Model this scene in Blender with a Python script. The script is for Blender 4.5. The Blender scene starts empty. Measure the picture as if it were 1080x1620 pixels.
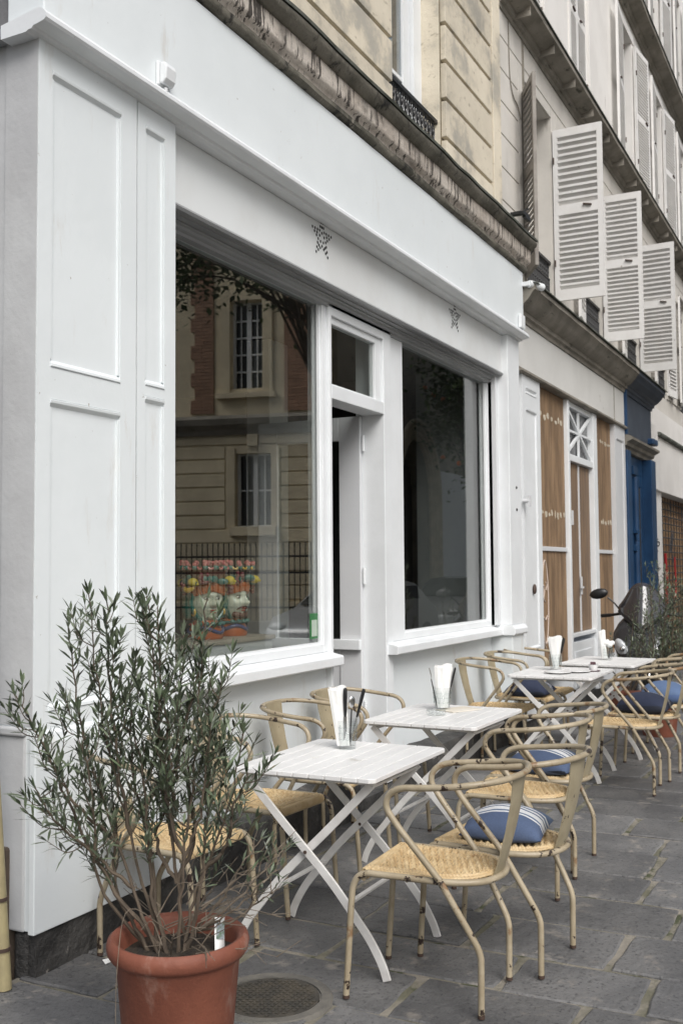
import bpy, bmesh, math, random
from mathutils import Vector, Matrix, noise
R = math.radians
rng = random.Random(7)
S = bpy.context.scene
COL = S.collection
# ------------------------------------------------------------------ camera
CAMH = 1.52
cd = bpy.data.cameras.new('camera'); cam = bpy.data.objects.new('camera', cd); COL.objects.link(cam)
cd.sensor_fit = 'VERTICAL'; cd.sensor_height = 36.0; cd.sensor_width = 24.0
cd.lens = 1640.0 * 36.0 / 1620.0
cd.clip_start = 0.05; cd.clip_end = 600
_r = Vector((0.45539159, -0.89025975, -0.00748819)); _d = Vector((0.04608129, 0.03196982, -0.99842598)); _f = Vector((0.88909787, 0.45432973, 0.05558311))
m = Matrix.Identity(4)
for i in range(3):
    m[i][0] = _r[i]; m[i][1] = -_d[i]; m[i][2] = -_f[i]
m[2][3] = CAMH
cam.matrix_world = m
S.camera = cam
cd.dof.use_dof = True; cd.dof.focus_distance = 4.3; cd.dof.aperture_fstop = 7.1
# ------------------------------------------------------------------ light
SUN_EL, SUN_AZ = R(46), R(228)      # azimuth as direction the light comes from, from +X counter-clockwise
w = bpy.data.worlds.new('World'); S.world = w; w.use_nodes = True
nt = w.node_tree; nt.nodes.clear()
sky = nt.nodes.new('ShaderNodeTexSky'); sky.sky_type = 'NISHITA'; sky.sun_disc = False
sky.sun_elevation = SUN_EL; sky.sun_rotation = R(90) - SUN_AZ
sky.dust_density = 4.0
hs = nt.nodes.new('ShaderNodeHueSaturation'); hs.inputs['Saturation'].default_value = 0.6
bg = nt.nodes.new('ShaderNodeBackground'); bg.inputs['Strength'].default_value = 0.102
wo = nt.nodes.new('ShaderNodeOutputWorld')
nt.links.new(sky.outputs[0], hs.inputs['Color']); nt.links.new(hs.outputs[0], bg.inputs['Color']); nt.links.new(bg.outputs[0], wo.inputs[0])
sl = bpy.data.lights.new('sun', 'SUN'); sl.energy = 1.95; sl.angle = R(36); sl.color = (1.0, 0.995, 0.985)
so = bpy.data.objects.new('sun', sl); COL.objects.link(so)
sd = Vector((math.cos(SUN_EL) * math.cos(SUN_AZ), math.cos(SUN_EL) * math.sin(SUN_AZ), math.sin(SUN_EL)))
so.rotation_euler = sd.to_track_quat('Z', 'Y').to_euler(); so.location = sd * 30
S.view_settings.view_transform = 'Standard'; S.view_settings.look = 'None'
S.view_settings.exposure = 0.30; S.view_settings.gamma = 1.0; S.view_settings.use_curve_mapping = False
try:
    S.cycles.max_bounces = 8; S.cycles.transparent_max_bounces = 16
except Exception: pass

# ------------------------------------------------------------------ mesh helpers
def catmull(P, k=6, closed=False):
    P = [Vector(p) for p in P]; n = len(P); out = []
    segs = n if closed else n - 1
    for i in range(segs):
        p0 = P[(i - 1) % n] if closed or i > 0 else P[0] * 2 - P[1]
        p1 = P[i]; p2 = P[(i + 1) % n]
        p3 = P[(i + 2) % n] if closed or i + 2 < n else p2 * 2 - p1
        for j in range(k):
            t = j / k; t2 = t * t; t3 = t2 * t
            out.append(0.5 * ((2 * p1) + (p2 - p0) * t + (2 * p0 - 5 * p1 + 4 * p2 - p3) * t2 + (3 * p1 - p0 - 3 * p2 + p3) * t3))
    if not closed: out.append(P[-1])
    return out

class MB:
    def __init__(s): s.v = []; s.f = []; s.sm = []; s.mi = []
    def add(s, vs, fs, smooth=False, mi=0):
        b = len(s.v); s.v.extend([tuple(p) for p in vs])
        for f in fs: s.f.append([b + i for i in f]); s.sm.append(smooth); s.mi.append(mi)
        return s
    def box(s, x0, x1, y0, y1, z0, z1, mi=0, M=None):
        vs = [Vector(p) for p in ((x0,y0,z0),(x1,y0,z0),(x1,y1,z0),(x0,y1,z0),(x0,y0,z1),(x1,y0,z1),(x1,y1,z1),(x0,y1,z1))]
        if M is not None: vs = [M @ p for p in vs]
        return s.add(vs, [(0,3,2,1),(4,5,6,7),(0,1,5,4),(1,2,6,5),(2,3,7,6),(3,0,4,7)], False, mi)
    def bar(s, a, b, w, t, up=(0,0,1), mi=0):
        a = Vector(a); b = Vector(b); d = (b - a).normalized(); u = Vector(up); x = d.cross(u)
        if x.length < 1e-4: x = d.cross(Vector((1, 0, 0)))
        x.normalize(); y = x.cross(d).normalized()
        vs = []
        for p in (a, b):
            for sx, sy in ((-1,-1),(1,-1),(1,1),(-1,1)): vs.append(p + x * (sx * w / 2) + y * (sy * t / 2))
        return s.add(vs, [(0,1,2,3),(7,6,5,4),(0,4,5,1),(1,5,6,2),(2,6,7,3),(3,7,4,0)], False, mi)
    def tube(s, P, r, n=8, closed=False, caps=True, mi=0, flat=1.0, smooth=True):
        P = [Vector(p) for p in P]; N = len(P); rs = r if isinstance(r, (list, tuple)) else [r] * N
        T = []
        for i in range(N):
            a = P[(i - 1) % N] if (closed or i) else P[0]; b = P[(i + 1) % N] if (closed or i < N - 1) else P[-1]
            d = b - a; T.append(d.normalized() if d.length > 1e-9 else Vector((0, 0, 1)))
        u = T[0].cross(Vector((0, 0, 1)));
        if u.length < 1e-3: u = T[0].cross(Vector((0, 1, 0)))
        u.normalize(); vs = []
        for i in range(N):
            u = (u - T[i] * u.dot(T[i])); u.normalize(); q = T[i].cross(u)
            for j in range(n):
                a = 2 * math.pi * j / n
                vs.append(P[i] + (u * math.cos(a) + q * (math.sin(a) * flat)) * rs[i])
        fs = []
        for i in range(N if closed else N - 1):
            for j in range(n):
                k = (i + 1) % N
                fs.append((i*n+j, i*n+(j+1)%n, k*n+(j+1)%n, k*n+j))
        s.add(vs, fs, smooth, mi)
        if caps and not closed:
            b = len(s.v) - len(vs)
            s.f.append([b + j for j in range(n)][::-1]); s.sm.append(False); s.mi.append(mi)
            s.f.append([b + (N-1)*n + j for j in range(n)]); s.sm.append(False); s.mi.append(mi)
        return s
    def lathe(s, prof, n=24, c=(0,0,0), mi=0, smooth=True, cap=False):
        vs = []; c = Vector(c)
        for r, z in prof:
            for j in range(n):
                a = 2*math.pi*j/n; vs.append(c + Vector((r*math.cos(a), r*math.sin(a), z)))
        fs = [(i*n+j, i*n+(j+1)%n, (i+1)*n+(j+1)%n, (i+1)*n+j) for i in range(len(prof)-1) for j in range(n)]
        s.add(vs, fs, smooth, mi)
        if cap:
            b = len(s.v) - len(vs); L = len(prof) - 1
            s.f.append([b+j for j in range(n)][::-1]); s.sm.append(False); s.mi.append(mi)
            s.f.append([b+L*n+j for j in range(n)]); s.sm.append(False); s.mi.append(mi)
        return s
    def ell(s, c, rad, n=12, k=8, mi=0, M=None, smooth=True):
        vs = []; c = Vector(c)
        for i in range(k + 1):
            t = math.pi * i / k
            for j in range(n):
                a = 2*math.pi*j/n
                p = Vector((rad[0]*math.sin(t)*math.cos(a), rad[1]*math.sin(t)*math.sin(a), -rad[2]*math.cos(t)))
                if M is not None: p = M @ p
                vs.append(c + p)
        fs = [(i*n+j, i*n+(j+1)%n, (i+1)*n+(j+1)%n, (i+1)*n+j) for i in range(k) for j in range(n)]
        return s.add(vs, fs, smooth, mi)
    def prof_x(s, prof, x0, x1, mi=0, seg=1, jit=0.0, smooth=False):
        smooth = smooth or jit > 0
        n = len(prof); vs = []
        for i in range(seg + 1):
            x = x0 + (x1 - x0) * i / seg
            for (y, z) in prof:
                dy = dz = 0
                if jit and 0 < i < seg:
                    dy = jit * noise.noise(Vector((x*3.1, y*5, z*5))); dz = jit * noise.noise(Vector((x*3.1+9, y*5, z*5)))
                vs.append((x, y + dy, z + dz))
        fs = [(i*n+j, (i+1)*n+j, (i+1)*n+(j+1)%n, i*n+(j+1)%n) for i in range(seg) for j in range(n)]
        fs += [tuple(range(n)), tuple(range(seg*n + n - 1, seg*n - 1, -1))]
        return s.add(vs, fs, smooth, mi)
    def prism(s, poly, a, b, mi=0):
        """poly: list of points; extruded by vector from offset a to offset b"""
        a = Vector(a); b = Vector(b); n = len(poly)
        vs = [Vector(p) + a for p in poly] + [Vector(p) + b for p in poly]
        fs = [tuple(range(n))[::-1], tuple(range(n, 2*n))] + [(j, (j+1)%n, n+(j+1)%n, n+j) for j in range(n)]
        return s.add(vs, fs, False, mi)
    def wall(s, xs, zs, solid, y0, y1, mi=0):
        """solid(i,j) -> bool per cell, only outer faces emitted; wall lies between y0 (front) and y1"""
        nx, nz = len(xs)-1, len(zs)-1
        g = lambda i, j: 0 <= i < nx and 0 <= j < nz and solid((xs[i]+xs[i+1])/2, (zs[j]+zs[j+1])/2)
        for i in range(nx):
            for j in range(nz):
                if not g(i, j): continue
                a, b, c, d = xs[i], xs[i+1], zs[j], zs[j+1]
                s.add([(a,y0,c),(b,y0,c),(b,y0,d),(a,y0,d)], [(0,1,2,3)], False, mi)
                s.add([(a,y1,c),(b,y1,c),(b,y1,d),(a,y1,d)], [(3,2,1,0)], False, mi)
                if not g(i-1, j): s.add([(a,y0,c),(a,y0,d),(a,y1,d),(a,y1,c)], [(0,1,2,3)], False, mi)
                if not g(i+1, j): s.add([(b,y0,c),(b,y0,d),(b,y1,d),(b,y1,c)], [(3,2,1,0)], False, mi)
                if not g(i, j-1): s.add([(a,y0,c),(b,y0,c),(b,y1,c),(a,y1,c)], [(3,2,1,0)], False, mi)
                if not g(i, j+1): s.add([(a,y0,d),(b,y0,d),(b,y1,d),(a,y1,d)], [(0,1,2,3)], False, mi)
        return s
    def build(s, name, mats, parent=None, bevel=0.0, loc=None, rot=None, merge=False, recalc=True, subd=0):
        me = bpy.data.meshes.new(name); me.from_pydata(s.v, [], s.f)
        for i, p in enumerate(me.polygons): p.use_smooth = s.sm[i]; p.material_index = s.mi[i]
        if any(s.sm): me.set_sharp_from_angle(angle=R(48))
        for mt in (mats if isinstance(mats, (list, tuple)) else [mats]): me.materials.append(mt)
        if recalc or merge:
            bm = bmesh.new(); bm.from_mesh(me)
            if merge: bmesh.ops.remove_doubles(bm, verts=bm.verts, dist=1e-5)
            bmesh.ops.recalc_face_normals(bm, faces=bm.faces)
            bm.to_mesh(me); bm.free()
        o = bpy.data.objects.new(name, me); COL.objects.link(o)
        if parent is not None: o.parent = parent
        if loc is not None: o.location = loc
        if rot is not None: o.rotation_euler = rot
        if bevel:
            b = o.modifiers.new('bevel', 'BEVEL'); b.width = bevel; b.segments = 2; b.limit_method = 'ANGLE'; b.angle_limit = R(40); b.harden_normals = False
        if subd:
            b = o.modifiers.new('subd', 'SUBSURF'); b.levels = subd; b.render_levels = subd
        return o

def thing(name, label, cat, loc=(0,0,0), rz=0.0, group=None):
    o = bpy.data.objects.new(name, None); COL.objects.link(o); o.location = loc; o.rotation_euler = (0, 0, rz)
    o.empty_display_size = 0.2
    o['label'] = label; o['category'] = cat
    if group: o['group'] = group
    return o
def tag(o, label, cat, group=None):
    o['label'] = label; o['category'] = cat
    if group: o['group'] = group
    return o
def structure(o): o['kind'] = 'structure'; return o
def dup(root, loc, rz, label, group=None):
    r = root.copy(); COL.objects.link(r); r.location = loc; r.rotation_euler = (0, 0, rz); r['label'] = label
    if group: r['group'] = group
    for ch in list(root.children):
        c = ch.copy(); COL.objects.link(c); c.parent = r
        for g in list(ch.children):
            d = g.copy(); COL.objects.link(d); d.parent = c
    return r

# ------------------------------------------------------------------ materials
def mat(name, col, rough=0.5, var=None, scale=4.0, spots=None, bump=0.0, bscale=60.0, metal=0.0, spec=0.5, stretch=(1,1,1), detail=6.0, island=0.0, objrand=False, spot2=None, bdist=0.01):
    """var: second colour mixed by noise; spots: (colour, scale, threshold, softness)"""
    M = bpy.data.materials.new(name); M.use_nodes = True; n = M.node_tree.nodes; L = M.node_tree.links
    p = n['Principled BSDF']; p.inputs['Roughness'].default_value = rough; p.inputs['Metallic'].default_value = metal
    p.inputs['Specular IOR Level'].default_value = spec
    tc = n.new('ShaderNodeTexCoord'); vec = tc.outputs['Object']
    mp = n.new('ShaderNodeMapping'); mp.inputs['Scale'].default_value = stretch; L.new(vec, mp.inputs['Vector']); vs = mp.outputs[0]
    if objrand:
        oi = n.new('ShaderNodeObjectInfo'); ad = n.new('ShaderNodeVectorMath'); ad.operation = 'MULTIPLY_ADD'
        L.new(oi.outputs['Random'], ad.inputs[0]); ad.inputs[1].default_value = (37, 53, 71); L.new(vs, ad.inputs[2]); vs = ad.outputs[0]
    def nz(sc, det=detail, ro=0.6, v=None):
        t = n.new('ShaderNodeTexNoise'); t.inputs['Scale'].default_value = sc; t.inputs['Detail'].default_value = det; t.inputs['Roughness'].default_value = ro
        L.new(v or vs, t.inputs['Vector']); return t.outputs['Fac']
    def mix(a, b, f):
        x = n.new('ShaderNodeMix'); x.data_type = 'RGBA'
        for sock, val in ((x.inputs[6], a), (x.inputs[7], b)):
            if isinstance(val, tuple): sock.default_value = (*val[:3], 1)
            else: L.new(val, sock)
        L.new(f, x.inputs[0]); return x.outputs[2]
    def ramp(f, a, b):
        r = n.new('ShaderNodeMapRange'); r.interpolation_type = 'SMOOTHSTEP'; r.inputs['From Min'].default_value = a; r.inputs['From Max'].default_value = b; L.new(f, r.inputs['Value']); return r.outputs[0]
    c = tuple(col)
    if var: c = mix(c, tuple(var), ramp(nz(scale), 0.35, 0.65))
    for sp in (spots, spot2):
        if sp:
            sv = vs
            if len(sp) > 4:
                m2 = n.new('ShaderNodeMapping'); m2.inputs['Scale'].default_value = sp[4]; L.new(vs, m2.inputs['Vector']); sv = m2.outputs[0]
            c = mix(c, tuple(sp[0]), ramp(nz(sp[1], 8, 0.65, sv), sp[2], sp[2] + sp[3]))
    if island:
        g = n.new('ShaderNodeNewGeometry'); h = n.new('ShaderNodeHueSaturation'); mr = n.new('ShaderNodeMapRange')
        mr.inputs['To Min'].default_value = 1 - island; mr.inputs['To Max'].default_value = 1 + island
        L.new(g.outputs['Random Per Island'], mr.inputs['Value']); L.new(mr.outputs[0], h.inputs['Value'])
        if isinstance(c, tuple): h.inputs['Color'].default_value = (*c, 1)
        else: L.new(c, h.inputs['Color'])
        c = h.outputs[0]
    if isinstance(c, tuple): p.inputs['Base Color'].default_value = (*c, 1)
    else: L.new(c, p.inputs['Base Color'])
    if bump:
        b = n.new('ShaderNodeBump'); b.inputs['Strength'].default_value = bump; b.inputs['Distance'].default_value = bdist
        L.new(nz(bscale, 6, 0.65), b.inputs['Height']); L.new(b.outputs[0], p.inputs['Normal'])
    return M
def glass_mat(name, tint, base, amp, rough=0.0):
    M = bpy.data.materials.new(name); M.use_nodes = True; n = M.node_tree.nodes; L = M.node_tree.links
    n.remove(n['Principled BSDF']); out = n['Material Output']
    lw = n.new('ShaderNodeLayerWeight'); lw.inputs['Blend'].default_value = 0.5
    pw = n.new('ShaderNodeMath'); pw.operation = 'POWER'; pw.inputs[1].default_value = 4; L.new(lw.outputs['Facing'], pw.inputs[0])
    ma = n.new('ShaderNodeMath'); ma.operation = 'MULTIPLY_ADD'; ma.inputs[1].default_value = amp; ma.inputs[2].default_value = base; L.new(pw.outputs[0], ma.inputs[0])
    t = n.new('ShaderNodeBsdfTransparent'); t.inputs[0].default_value = (*tint, 1)
    g = n.new('ShaderNodeBsdfGlossy'); g.inputs['Roughness'].default_value = rough
    x = n.new('ShaderNodeMixShader'); L.new(ma.outputs[0], x.inputs[0]); L.new(t.outputs[0], x.inputs[1]); L.new(g.outputs[0], x.inputs[2]); L.new(x.outputs[0], out.inputs[0])
    return M
M_white = mat('white_paint', (0.770, 0.810, 0.82), 0.42, var=(0.735, 0.775, 0.785), scale=1.6, bump=0.28, bscale=16, spots=((0.66, 0.66, 0.635), 6, 0.58, 0.14, (1, 1, 0.22)), spot2=((0.42, 0.40, 0.37), 22, 0.685, 0.03), bdist=0.006)
M_white2 = mat('white_joinery', (0.785, 0.808, 0.82), 0.38, var=(0.735, 0.757, 0.765), scale=3, bump=0.1, bscale=40, spots=((0.42, 0.41, 0.39), 16, 0.70, 0.05, (1, 1, 0.5)))
M_greyw = mat('grey_white_paint', (0.62, 0.635, 0.65), 0.45, var=(0.66, 0.67, 0.68), scale=2, bump=0.1, bscale=40, spots=((0.3, 0.3, 0.3), 12, 0.68, 0.06))
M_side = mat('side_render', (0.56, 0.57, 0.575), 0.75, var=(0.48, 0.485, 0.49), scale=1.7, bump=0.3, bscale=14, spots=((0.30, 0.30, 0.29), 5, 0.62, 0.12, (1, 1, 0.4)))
M_housing = mat('awning_housing', (0.76, 0.785, 0.785), 0.45, var=(0.69, 0.70, 0.69), scale=1.2, bump=0.06, bscale=20)
M_alu = mat('awning_bar', (0.33, 0.34, 0.34), 0.4, var=(0.24, 0.245, 0.25), scale=3, stretch=(0.3, 1, 6))
M_stone = mat('limestone', (0.70, 0.635, 0.51), 0.85, var=(0.59, 0.53, 0.42), scale=2.2, bump=0.5, bscale=22, spots=((0.36, 0.31, 0.23), 11, 0.57, 0.16, (1, 1, 1.6)), spot2=((0.40, 0.375, 0.32), 2.2, 0.50, 0.16), island=0.12)
M_cornice = mat('weathered_stone', (0.21, 0.195, 0.16), 0.9, var=(0.10, 0.095, 0.075), scale=3.5, bump=0.9, bscale=20, spots=((0.028, 0.027, 0.025), 6, 0.54, 0.14, (1.5, 1.2, 0.8)), spot2=((0.30, 0.275, 0.23), 10, 0.60, 0.08, (1.6, 1, 0.9)), bdist=0.015)
M_cap = mat('cornice_capping', (0.16, 0.17, 0.15), 0.8, var=(0.07, 0.075, 0.06), scale=5, bump=0.5, bscale=30)
M_plast = mat('old_plaster', (0.66, 0.63, 0.58), 0.85, var=(0.56, 0.535, 0.49), scale=1.1, bump=0.25, bscale=30, spots=((0.36, 0.33, 0.29), 4, 0.60, 0.14, (1.6, 1, 0.25)))
M_plast2 = mat('pale_plaster', (0.78, 0.76, 0.73), 0.85, var=(0.71, 0.69, 0.66), scale=1.3, bump=0.2, bscale=30, spots=((0.42, 0.39, 0.36), 4, 0.62, 0.12, (1.6, 1, 0.22)))
M_mould = mat('stone_moulding', (0.30, 0.275, 0.235), 0.85, var=(0.20, 0.185, 0.155), scale=3, bump=0.4, bscale=26, spots=((0.09, 0.085, 0.07), 5, 0.58, 0.1, (0.7, 1, 3)))
M_shut = mat('shutter_paint', (0.80, 0.79, 0.77), 0.55, var=(0.74, 0.725, 0.70), scale=5, bump=0.2, bscale=60, spots=((0.33, 0.29, 0.25), 14, 0.66, 0.06), objrand=True)
M_shut_backlit = mat('backlit_shutter_paint', (0.30, 0.28, 0.25), 0.7, var=(0.22, 0.20, 0.18), scale=5, bump=0.2, bscale=60)  # shutter paint darkened: the shade of the backlit leaf is in its colour
M_iron = mat('black_iron', (0.02, 0.02, 0.021), 0.45)
M_rust = mat('rusty_iron', (0.07, 0.045, 0.035), 0.7)
M_plinth = mat('plinth_stone', (0.075, 0.072, 0.068), 0.6, var=(0.032, 0.031, 0.03), scale=6, bump=1.0, bscale=14, spots=((0.22, 0.20, 0.18), 9, 0.63, 0.06), bdist=0.03)
M_slab = mat('slate_slab', (0.168, 0.166, 0.163), 0.55, var=(0.105, 0.105, 0.106), scale=2.6, bump=0.9, bscale=24, spots=((0.055, 0.056, 0.058), 60, 0.525, 0.15), spot2=((0.25, 0.23, 0.205), 7.0, 0.555, 0.14), island=0.28, bdist=0.012)
M_mortar = mat('mortar', (0.27, 0.245, 0.205), 0.9, var=(0.13, 0.125, 0.085), scale=5, bump=0.9, bscale=40, spots=((0.06, 0.068, 0.032), 7, 0.54, 0.10))
M_road = mat('asphalt', (0.05, 0.05, 0.052), 0.85, var=(0.065, 0.065, 0.065), scale=2, bump=0.5, bscale=120)
M_board = mat('raw_boards', (0.285, 0.185, 0.105), 0.7, var=(0.165, 0.105, 0.06), scale=3.2, stretch=(3.0, 1, 0.5), bump=0.3, bscale=30, spots=((0.075, 0.045, 0.027), 4, 0.56, 0.16, (2.5, 1, 0.8)), spot2=((0.36, 0.25, 0.15), 3, 0.56, 0.14, (2.2, 1, 0.9)))
M_glue = mat('glue_residue', (0.62, 0.57, 0.47), 0.8, var=(0.42, 0.36, 0.27), scale=20)
M_blue = mat('blue_gloss', (0.014, 0.056, 0.135), 0.4, var=(0.010, 0.040, 0.10), scale=3, spots=((0.05, 0.10, 0.17), 11, 0.66, 0.08))
M_bslate = mat('slate_blue_paint', (0.065, 0.078, 0.10), 0.5, var=(0.05, 0.06, 0.08), scale=3)
M_dark = mat('dark_void', (0.012, 0.012, 0.013), 0.8)
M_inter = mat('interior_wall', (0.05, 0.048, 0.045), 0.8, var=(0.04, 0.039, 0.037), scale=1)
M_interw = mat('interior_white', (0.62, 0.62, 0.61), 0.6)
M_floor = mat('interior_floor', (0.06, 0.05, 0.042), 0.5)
M_glass = glass_mat('window_glass', (0.90, 0.92, 0.91), 0.11, 0.75)
M_glassu = glass_mat('upper_window_glass', (0.75, 0.78, 0.8), 0.12, 0.8)
M_curt = mat('net_curtain', (0.62, 0.66, 0.68), 0.9, var=(0.5, 0.54, 0.56), scale=6, stretch=(8, 8, 0.4))
M_tube = mat('cream_tube', (0.40, 0.34, 0.24), 0.38, var=(0.31, 0.255, 0.17), scale=9, objrand=True, bump=0.15, bscale=120, spots=((0.03, 0.018, 0.013), 15, 0.585, 0.02), spot2=((0.22, 0.135, 0.07), 8, 0.58, 0.08))
M_slat = mat('cream_back_plate', (0.36, 0.31, 0.21), 0.45, var=(0.29, 0.245, 0.16), scale=7, objrand=True, bump=0.1, bscale=90, spots=((0.03, 0.02, 0.014), 22, 0.64, 0.02), spot2=((0.22, 0.15, 0.08), 8, 0.65, 0.1))
M_ratt = mat('rattan', (0.60, 0.465, 0.27), 0.5, var=(0.50, 0.36, 0.19), scale=14, objrand=True, spots=((0.30, 0.18, 0.08), 22, 0.60, 0.10))
M_foot = mat('foot_cap', (0.06, 0.035, 0.025), 0.7)
M_tab = mat('white_table', (0.79, 0.785, 0.77), 0.4, var=(0.74, 0.735, 0.72), scale=5, bump=0.1, bscale=50, island=0.035, objrand=True, spots=((0.58, 0.555, 0.51), 9, 0.62, 0.10), spot2=((0.40, 0.35, 0.28), 40, 0.70, 0.03))
M_tleg = mat('white_table_legs', (0.72, 0.71, 0.69), 0.45, var=(0.60, 0.585, 0.56), scale=7, spots=((0.22, 0.17, 0.12), 24, 0.68, 0.05), objrand=True)
M_terra = mat('terracotta', (0.235, 0.078, 0.045), 0.65, var=(0.18, 0.058, 0.034), scale=5, bump=0.25, bscale=60, spots=((0.34, 0.20, 0.155), 6, 0.53, 0.14, (1, 1, 0.5)), spot2=((0.12, 0.05, 0.033), 9, 0.62, 0.12, (1, 1, 0.4)))
M_soil = mat('soil', (0.03, 0.024, 0.018), 0.95, var=(0.06, 0.045, 0.03), scale=30, bump=1.0, bscale=60, bdist=0.02)
M_bark = mat('olive_bark', (0.115, 0.088, 0.062), 0.85, var=(0.07, 0.053, 0.038), scale=20, stretch=(1, 1, 0.4), bump=0.5, bscale=60)
M_twig = mat('dry_twig', (0.20, 0.165, 0.125), 0.8, var=(0.11, 0.085, 0.06), scale=20)
M_leaf = mat('olive_leaf', (0.082, 0.110, 0.060), 0.38, var=(0.125, 0.15, 0.10), scale=9, island=0.6, spots=((0.20, 0.22, 0.185), 14, 0.56, 0.1), spot2=((0.16, 0.12, 0.05), 17, 0.68, 0.04))
M_leaf2 = mat('tree_leaf', (0.05, 0.085, 0.025), 0.5, var=(0.08, 0.12, 0.04), scale=2, island=0.5)
M_trunk = mat('tree_trunk', (0.07, 0.055, 0.04), 0.9, bump=0.6, bscale=20)
M_orange = mat('orange_fruit', (0.75, 0.16, 0.02), 0.45)

def cutrect(x0, x1, z0, z1): return lambda x, z: x0 < x < x1 and z0 < z < z1
def cuts(base, *more): return sorted(set(base) | set(v for m_ in more for v in m_))

# ------------------------------------------------------------------ ground
road = structure(MB().box(-60, 160, -80, 40, -0.5, -0.13).build('road', M_road))
pb = MB().box(-8, 60, -1.3, 2.93, -0.129, -0.009).box(-8, 60, -1.62, -1.305, -0.129, -0.006)
structure(pb.build('pavement_bed', M_mortar, bevel=0.01))
sb = MB(); x = -1.2; r2 = random.Random(21)
Xs = [-1.2, -0.78, -0.35, 0.08, 0.5, 0.93, 1.33, 1.77, 2.2, 2.6, 2.98, 3.30, 3.675, 4.03, 4.457, 4.884, 5.264, 5.709]
while Xs[-1] < 24: Xs.append(Xs[-1] + r2.uniform(0.36, 0.47))
first = {3.30: 0.93, 3.675: 0.765, 4.03: 0.945, 4.457: 0.80, 4.884: 1.0, 5.264: 1.03}
for i in range(len(Xs) - 1):
    a, b = Xs[i], Xs[i+1]
    ys = [first.get(a, r2.uniform(0.6, 1.2))]
    while ys[-1] < 2.96: ys.append(ys[-1] + r2.uniform(0.48, 0.86))
    while ys[0] > -1.3: ys.insert(0, ys[0] - r2.uniform(0.48, 0.86))
    ys = [min(max(y, -1.29), 2.92) for y in ys]
    for c, d in zip(ys, ys[1:]):
        if d - c < 0.08: continue
        g = r2.uniform(0.006, 0.011); g2 = r2.uniform(0.009, 0.02); h = r2.uniform(-0.004, 0.003)
        j = lambda: r2.uniform(-0.006, 0.006)
        q = [(a+g+j(), c+g2+j()), (b-g+j(), c+g2+j()), (b-g+j(), d-g2+j()), (a+g+j(), d-g2+j())]
        # wavy, worn outline
        poly = []
        for k in range(4):
            p0, p1 = Vector((*q[k], 0)), Vector((*q[(k+1) % 4], 0)); nseg = 5
            nn = (p1 - p0).cross(Vector((0, 0, 1))).normalized()
            for t in range(nseg):
                f = t / nseg
                pt = p0.lerp(p1, f)
                if t: pt = pt + nn * r2.uniform(-0.005, 0.004)
                else: pt = pt.lerp(Vector(((a+b)/2, (c+d)/2, 0)), 0.018)
                poly.append(pt)
        ctr = Vector(((a+b)/2, (c+d)/2, 0)); n_ = len(poly)
        lo = [Vector((p.x, p.y, -0.016)) for p in poly]
        mid = [Vector((p.x, p.y, h - 0.006)) for p in poly]
        top = [Vector((p.x, p.y, h)) + (ctr - p).normalized() * 0.008 for p in poly]
        vs = lo + mid + top; fs = []
        for k in range(n_):
            k2 = (k+1) % n_
            fs += [(k, k2, n_+k2, n_+k), (n_+k, n_+k2, 2*n_+k2, 2*n_+k)]
        fs.append(tuple(range(2*n_, 3*n_)))
        sb.add(vs, fs)
structure(sb.build('pavement', M_slab))
ob = MB().box(-20, 70, -12, -5.2, -0.129, 0.0); structure(ob.build('opposite_pavement', M_road, bevel=0.01))
# manhole
mh = thing('manhole_cover', 'round dark cast iron manhole cover set in a pale concrete ring beside the terracotta pot', 'manhole cover', (3.25, 1.955, 0))
M_conc = mat('concrete_ring', (0.155, 0.145, 0.125), 0.9, var=(0.105, 0.10, 0.09), scale=8, bump=0.5, bscale=50)
M_cast = mat('cast_iron', (0.045, 0.042, 0.036), 0.6, var=(0.075, 0.065, 0.05), scale=12, bump=0.3, bscale=60)
MB().lathe([(0.178, -0.01), (0.178, 0.004), (0.215, 0.005), (0.225, -0.01)], 40).build('frame', M_conc, mh)
cv = MB().lathe([(0.001, 0.002), (0.172, 0.002), (0.172, -0.01)], 40, smooth=False)
for i in range(-9, 10):
    for k in range(-9, 10):
        px, py = i * 0.022 + (k % 2) * 0.011, k * 0.022
        if px*px + py*py < 0.158**2: cv.box(px-0.006, px+0.006, py-0.006, py+0.006, 0.0022, 0.0055)
cv.build('lid', M_cast, mh)

# ------------------------------------------------------------------ cafe building
cafe = thing('cafe_building', 'white painted cafe shopfront with two big display windows below a beige stone storey', 'building', (0, 0, 0))
XL, XR = 3.0, 9.2
# corner pilaster with panels (front Y=2.85), lower part a little proud under a dado ledge
def panel_board(name, x0, x1, z0, z1, panels, yf, yb, mt, parent, depth=0.012, proud=None):
    mb = MB()
    xs = cuts([x0, x1], *[(p[0], p[1]) for p in panels]); zs = cuts([z0, z1], *[(p[2], p[3]) for p in panels])
    mb.wall(xs, zs, lambda x, z: not any(p[0] < x < p[1] and p[2] < z < p[3] for p in panels), yf, yb)
    for a, b, c, d in panels: mb.box(a, b, yf + depth, yb - 0.001, c, d)
    o = mb.build(name, mt, parent, bevel=0.003)
    # raised bolection beads, heavy along top and bottom of each panel
    for a, b, c, d in panels:
        bd = MB()
        for z, s in ((d, -1), (c, 1)):
            bd.prof_x([(yf + 0.004, z), (yf - 0.006, z + s*0.004), (yf - 0.004, z + s*0.016), (yf + 0.008, z + s*0.026), (yf + depth + 0.002, z + s*0.032), (yf + depth + 0.002, z)], a + 0.001, b - 0.001)
        for xx, s in ((a, 1), (b, -1)):
            bd.box(min(xx, xx + s*0.012), max(xx, xx + s*0.012), yf + 0.003, yf + depth + 0.002, c + 0.033, d - 0.033)
        bd.build('panel_bead', mt, o, bevel=0.0015)
    return o
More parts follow.
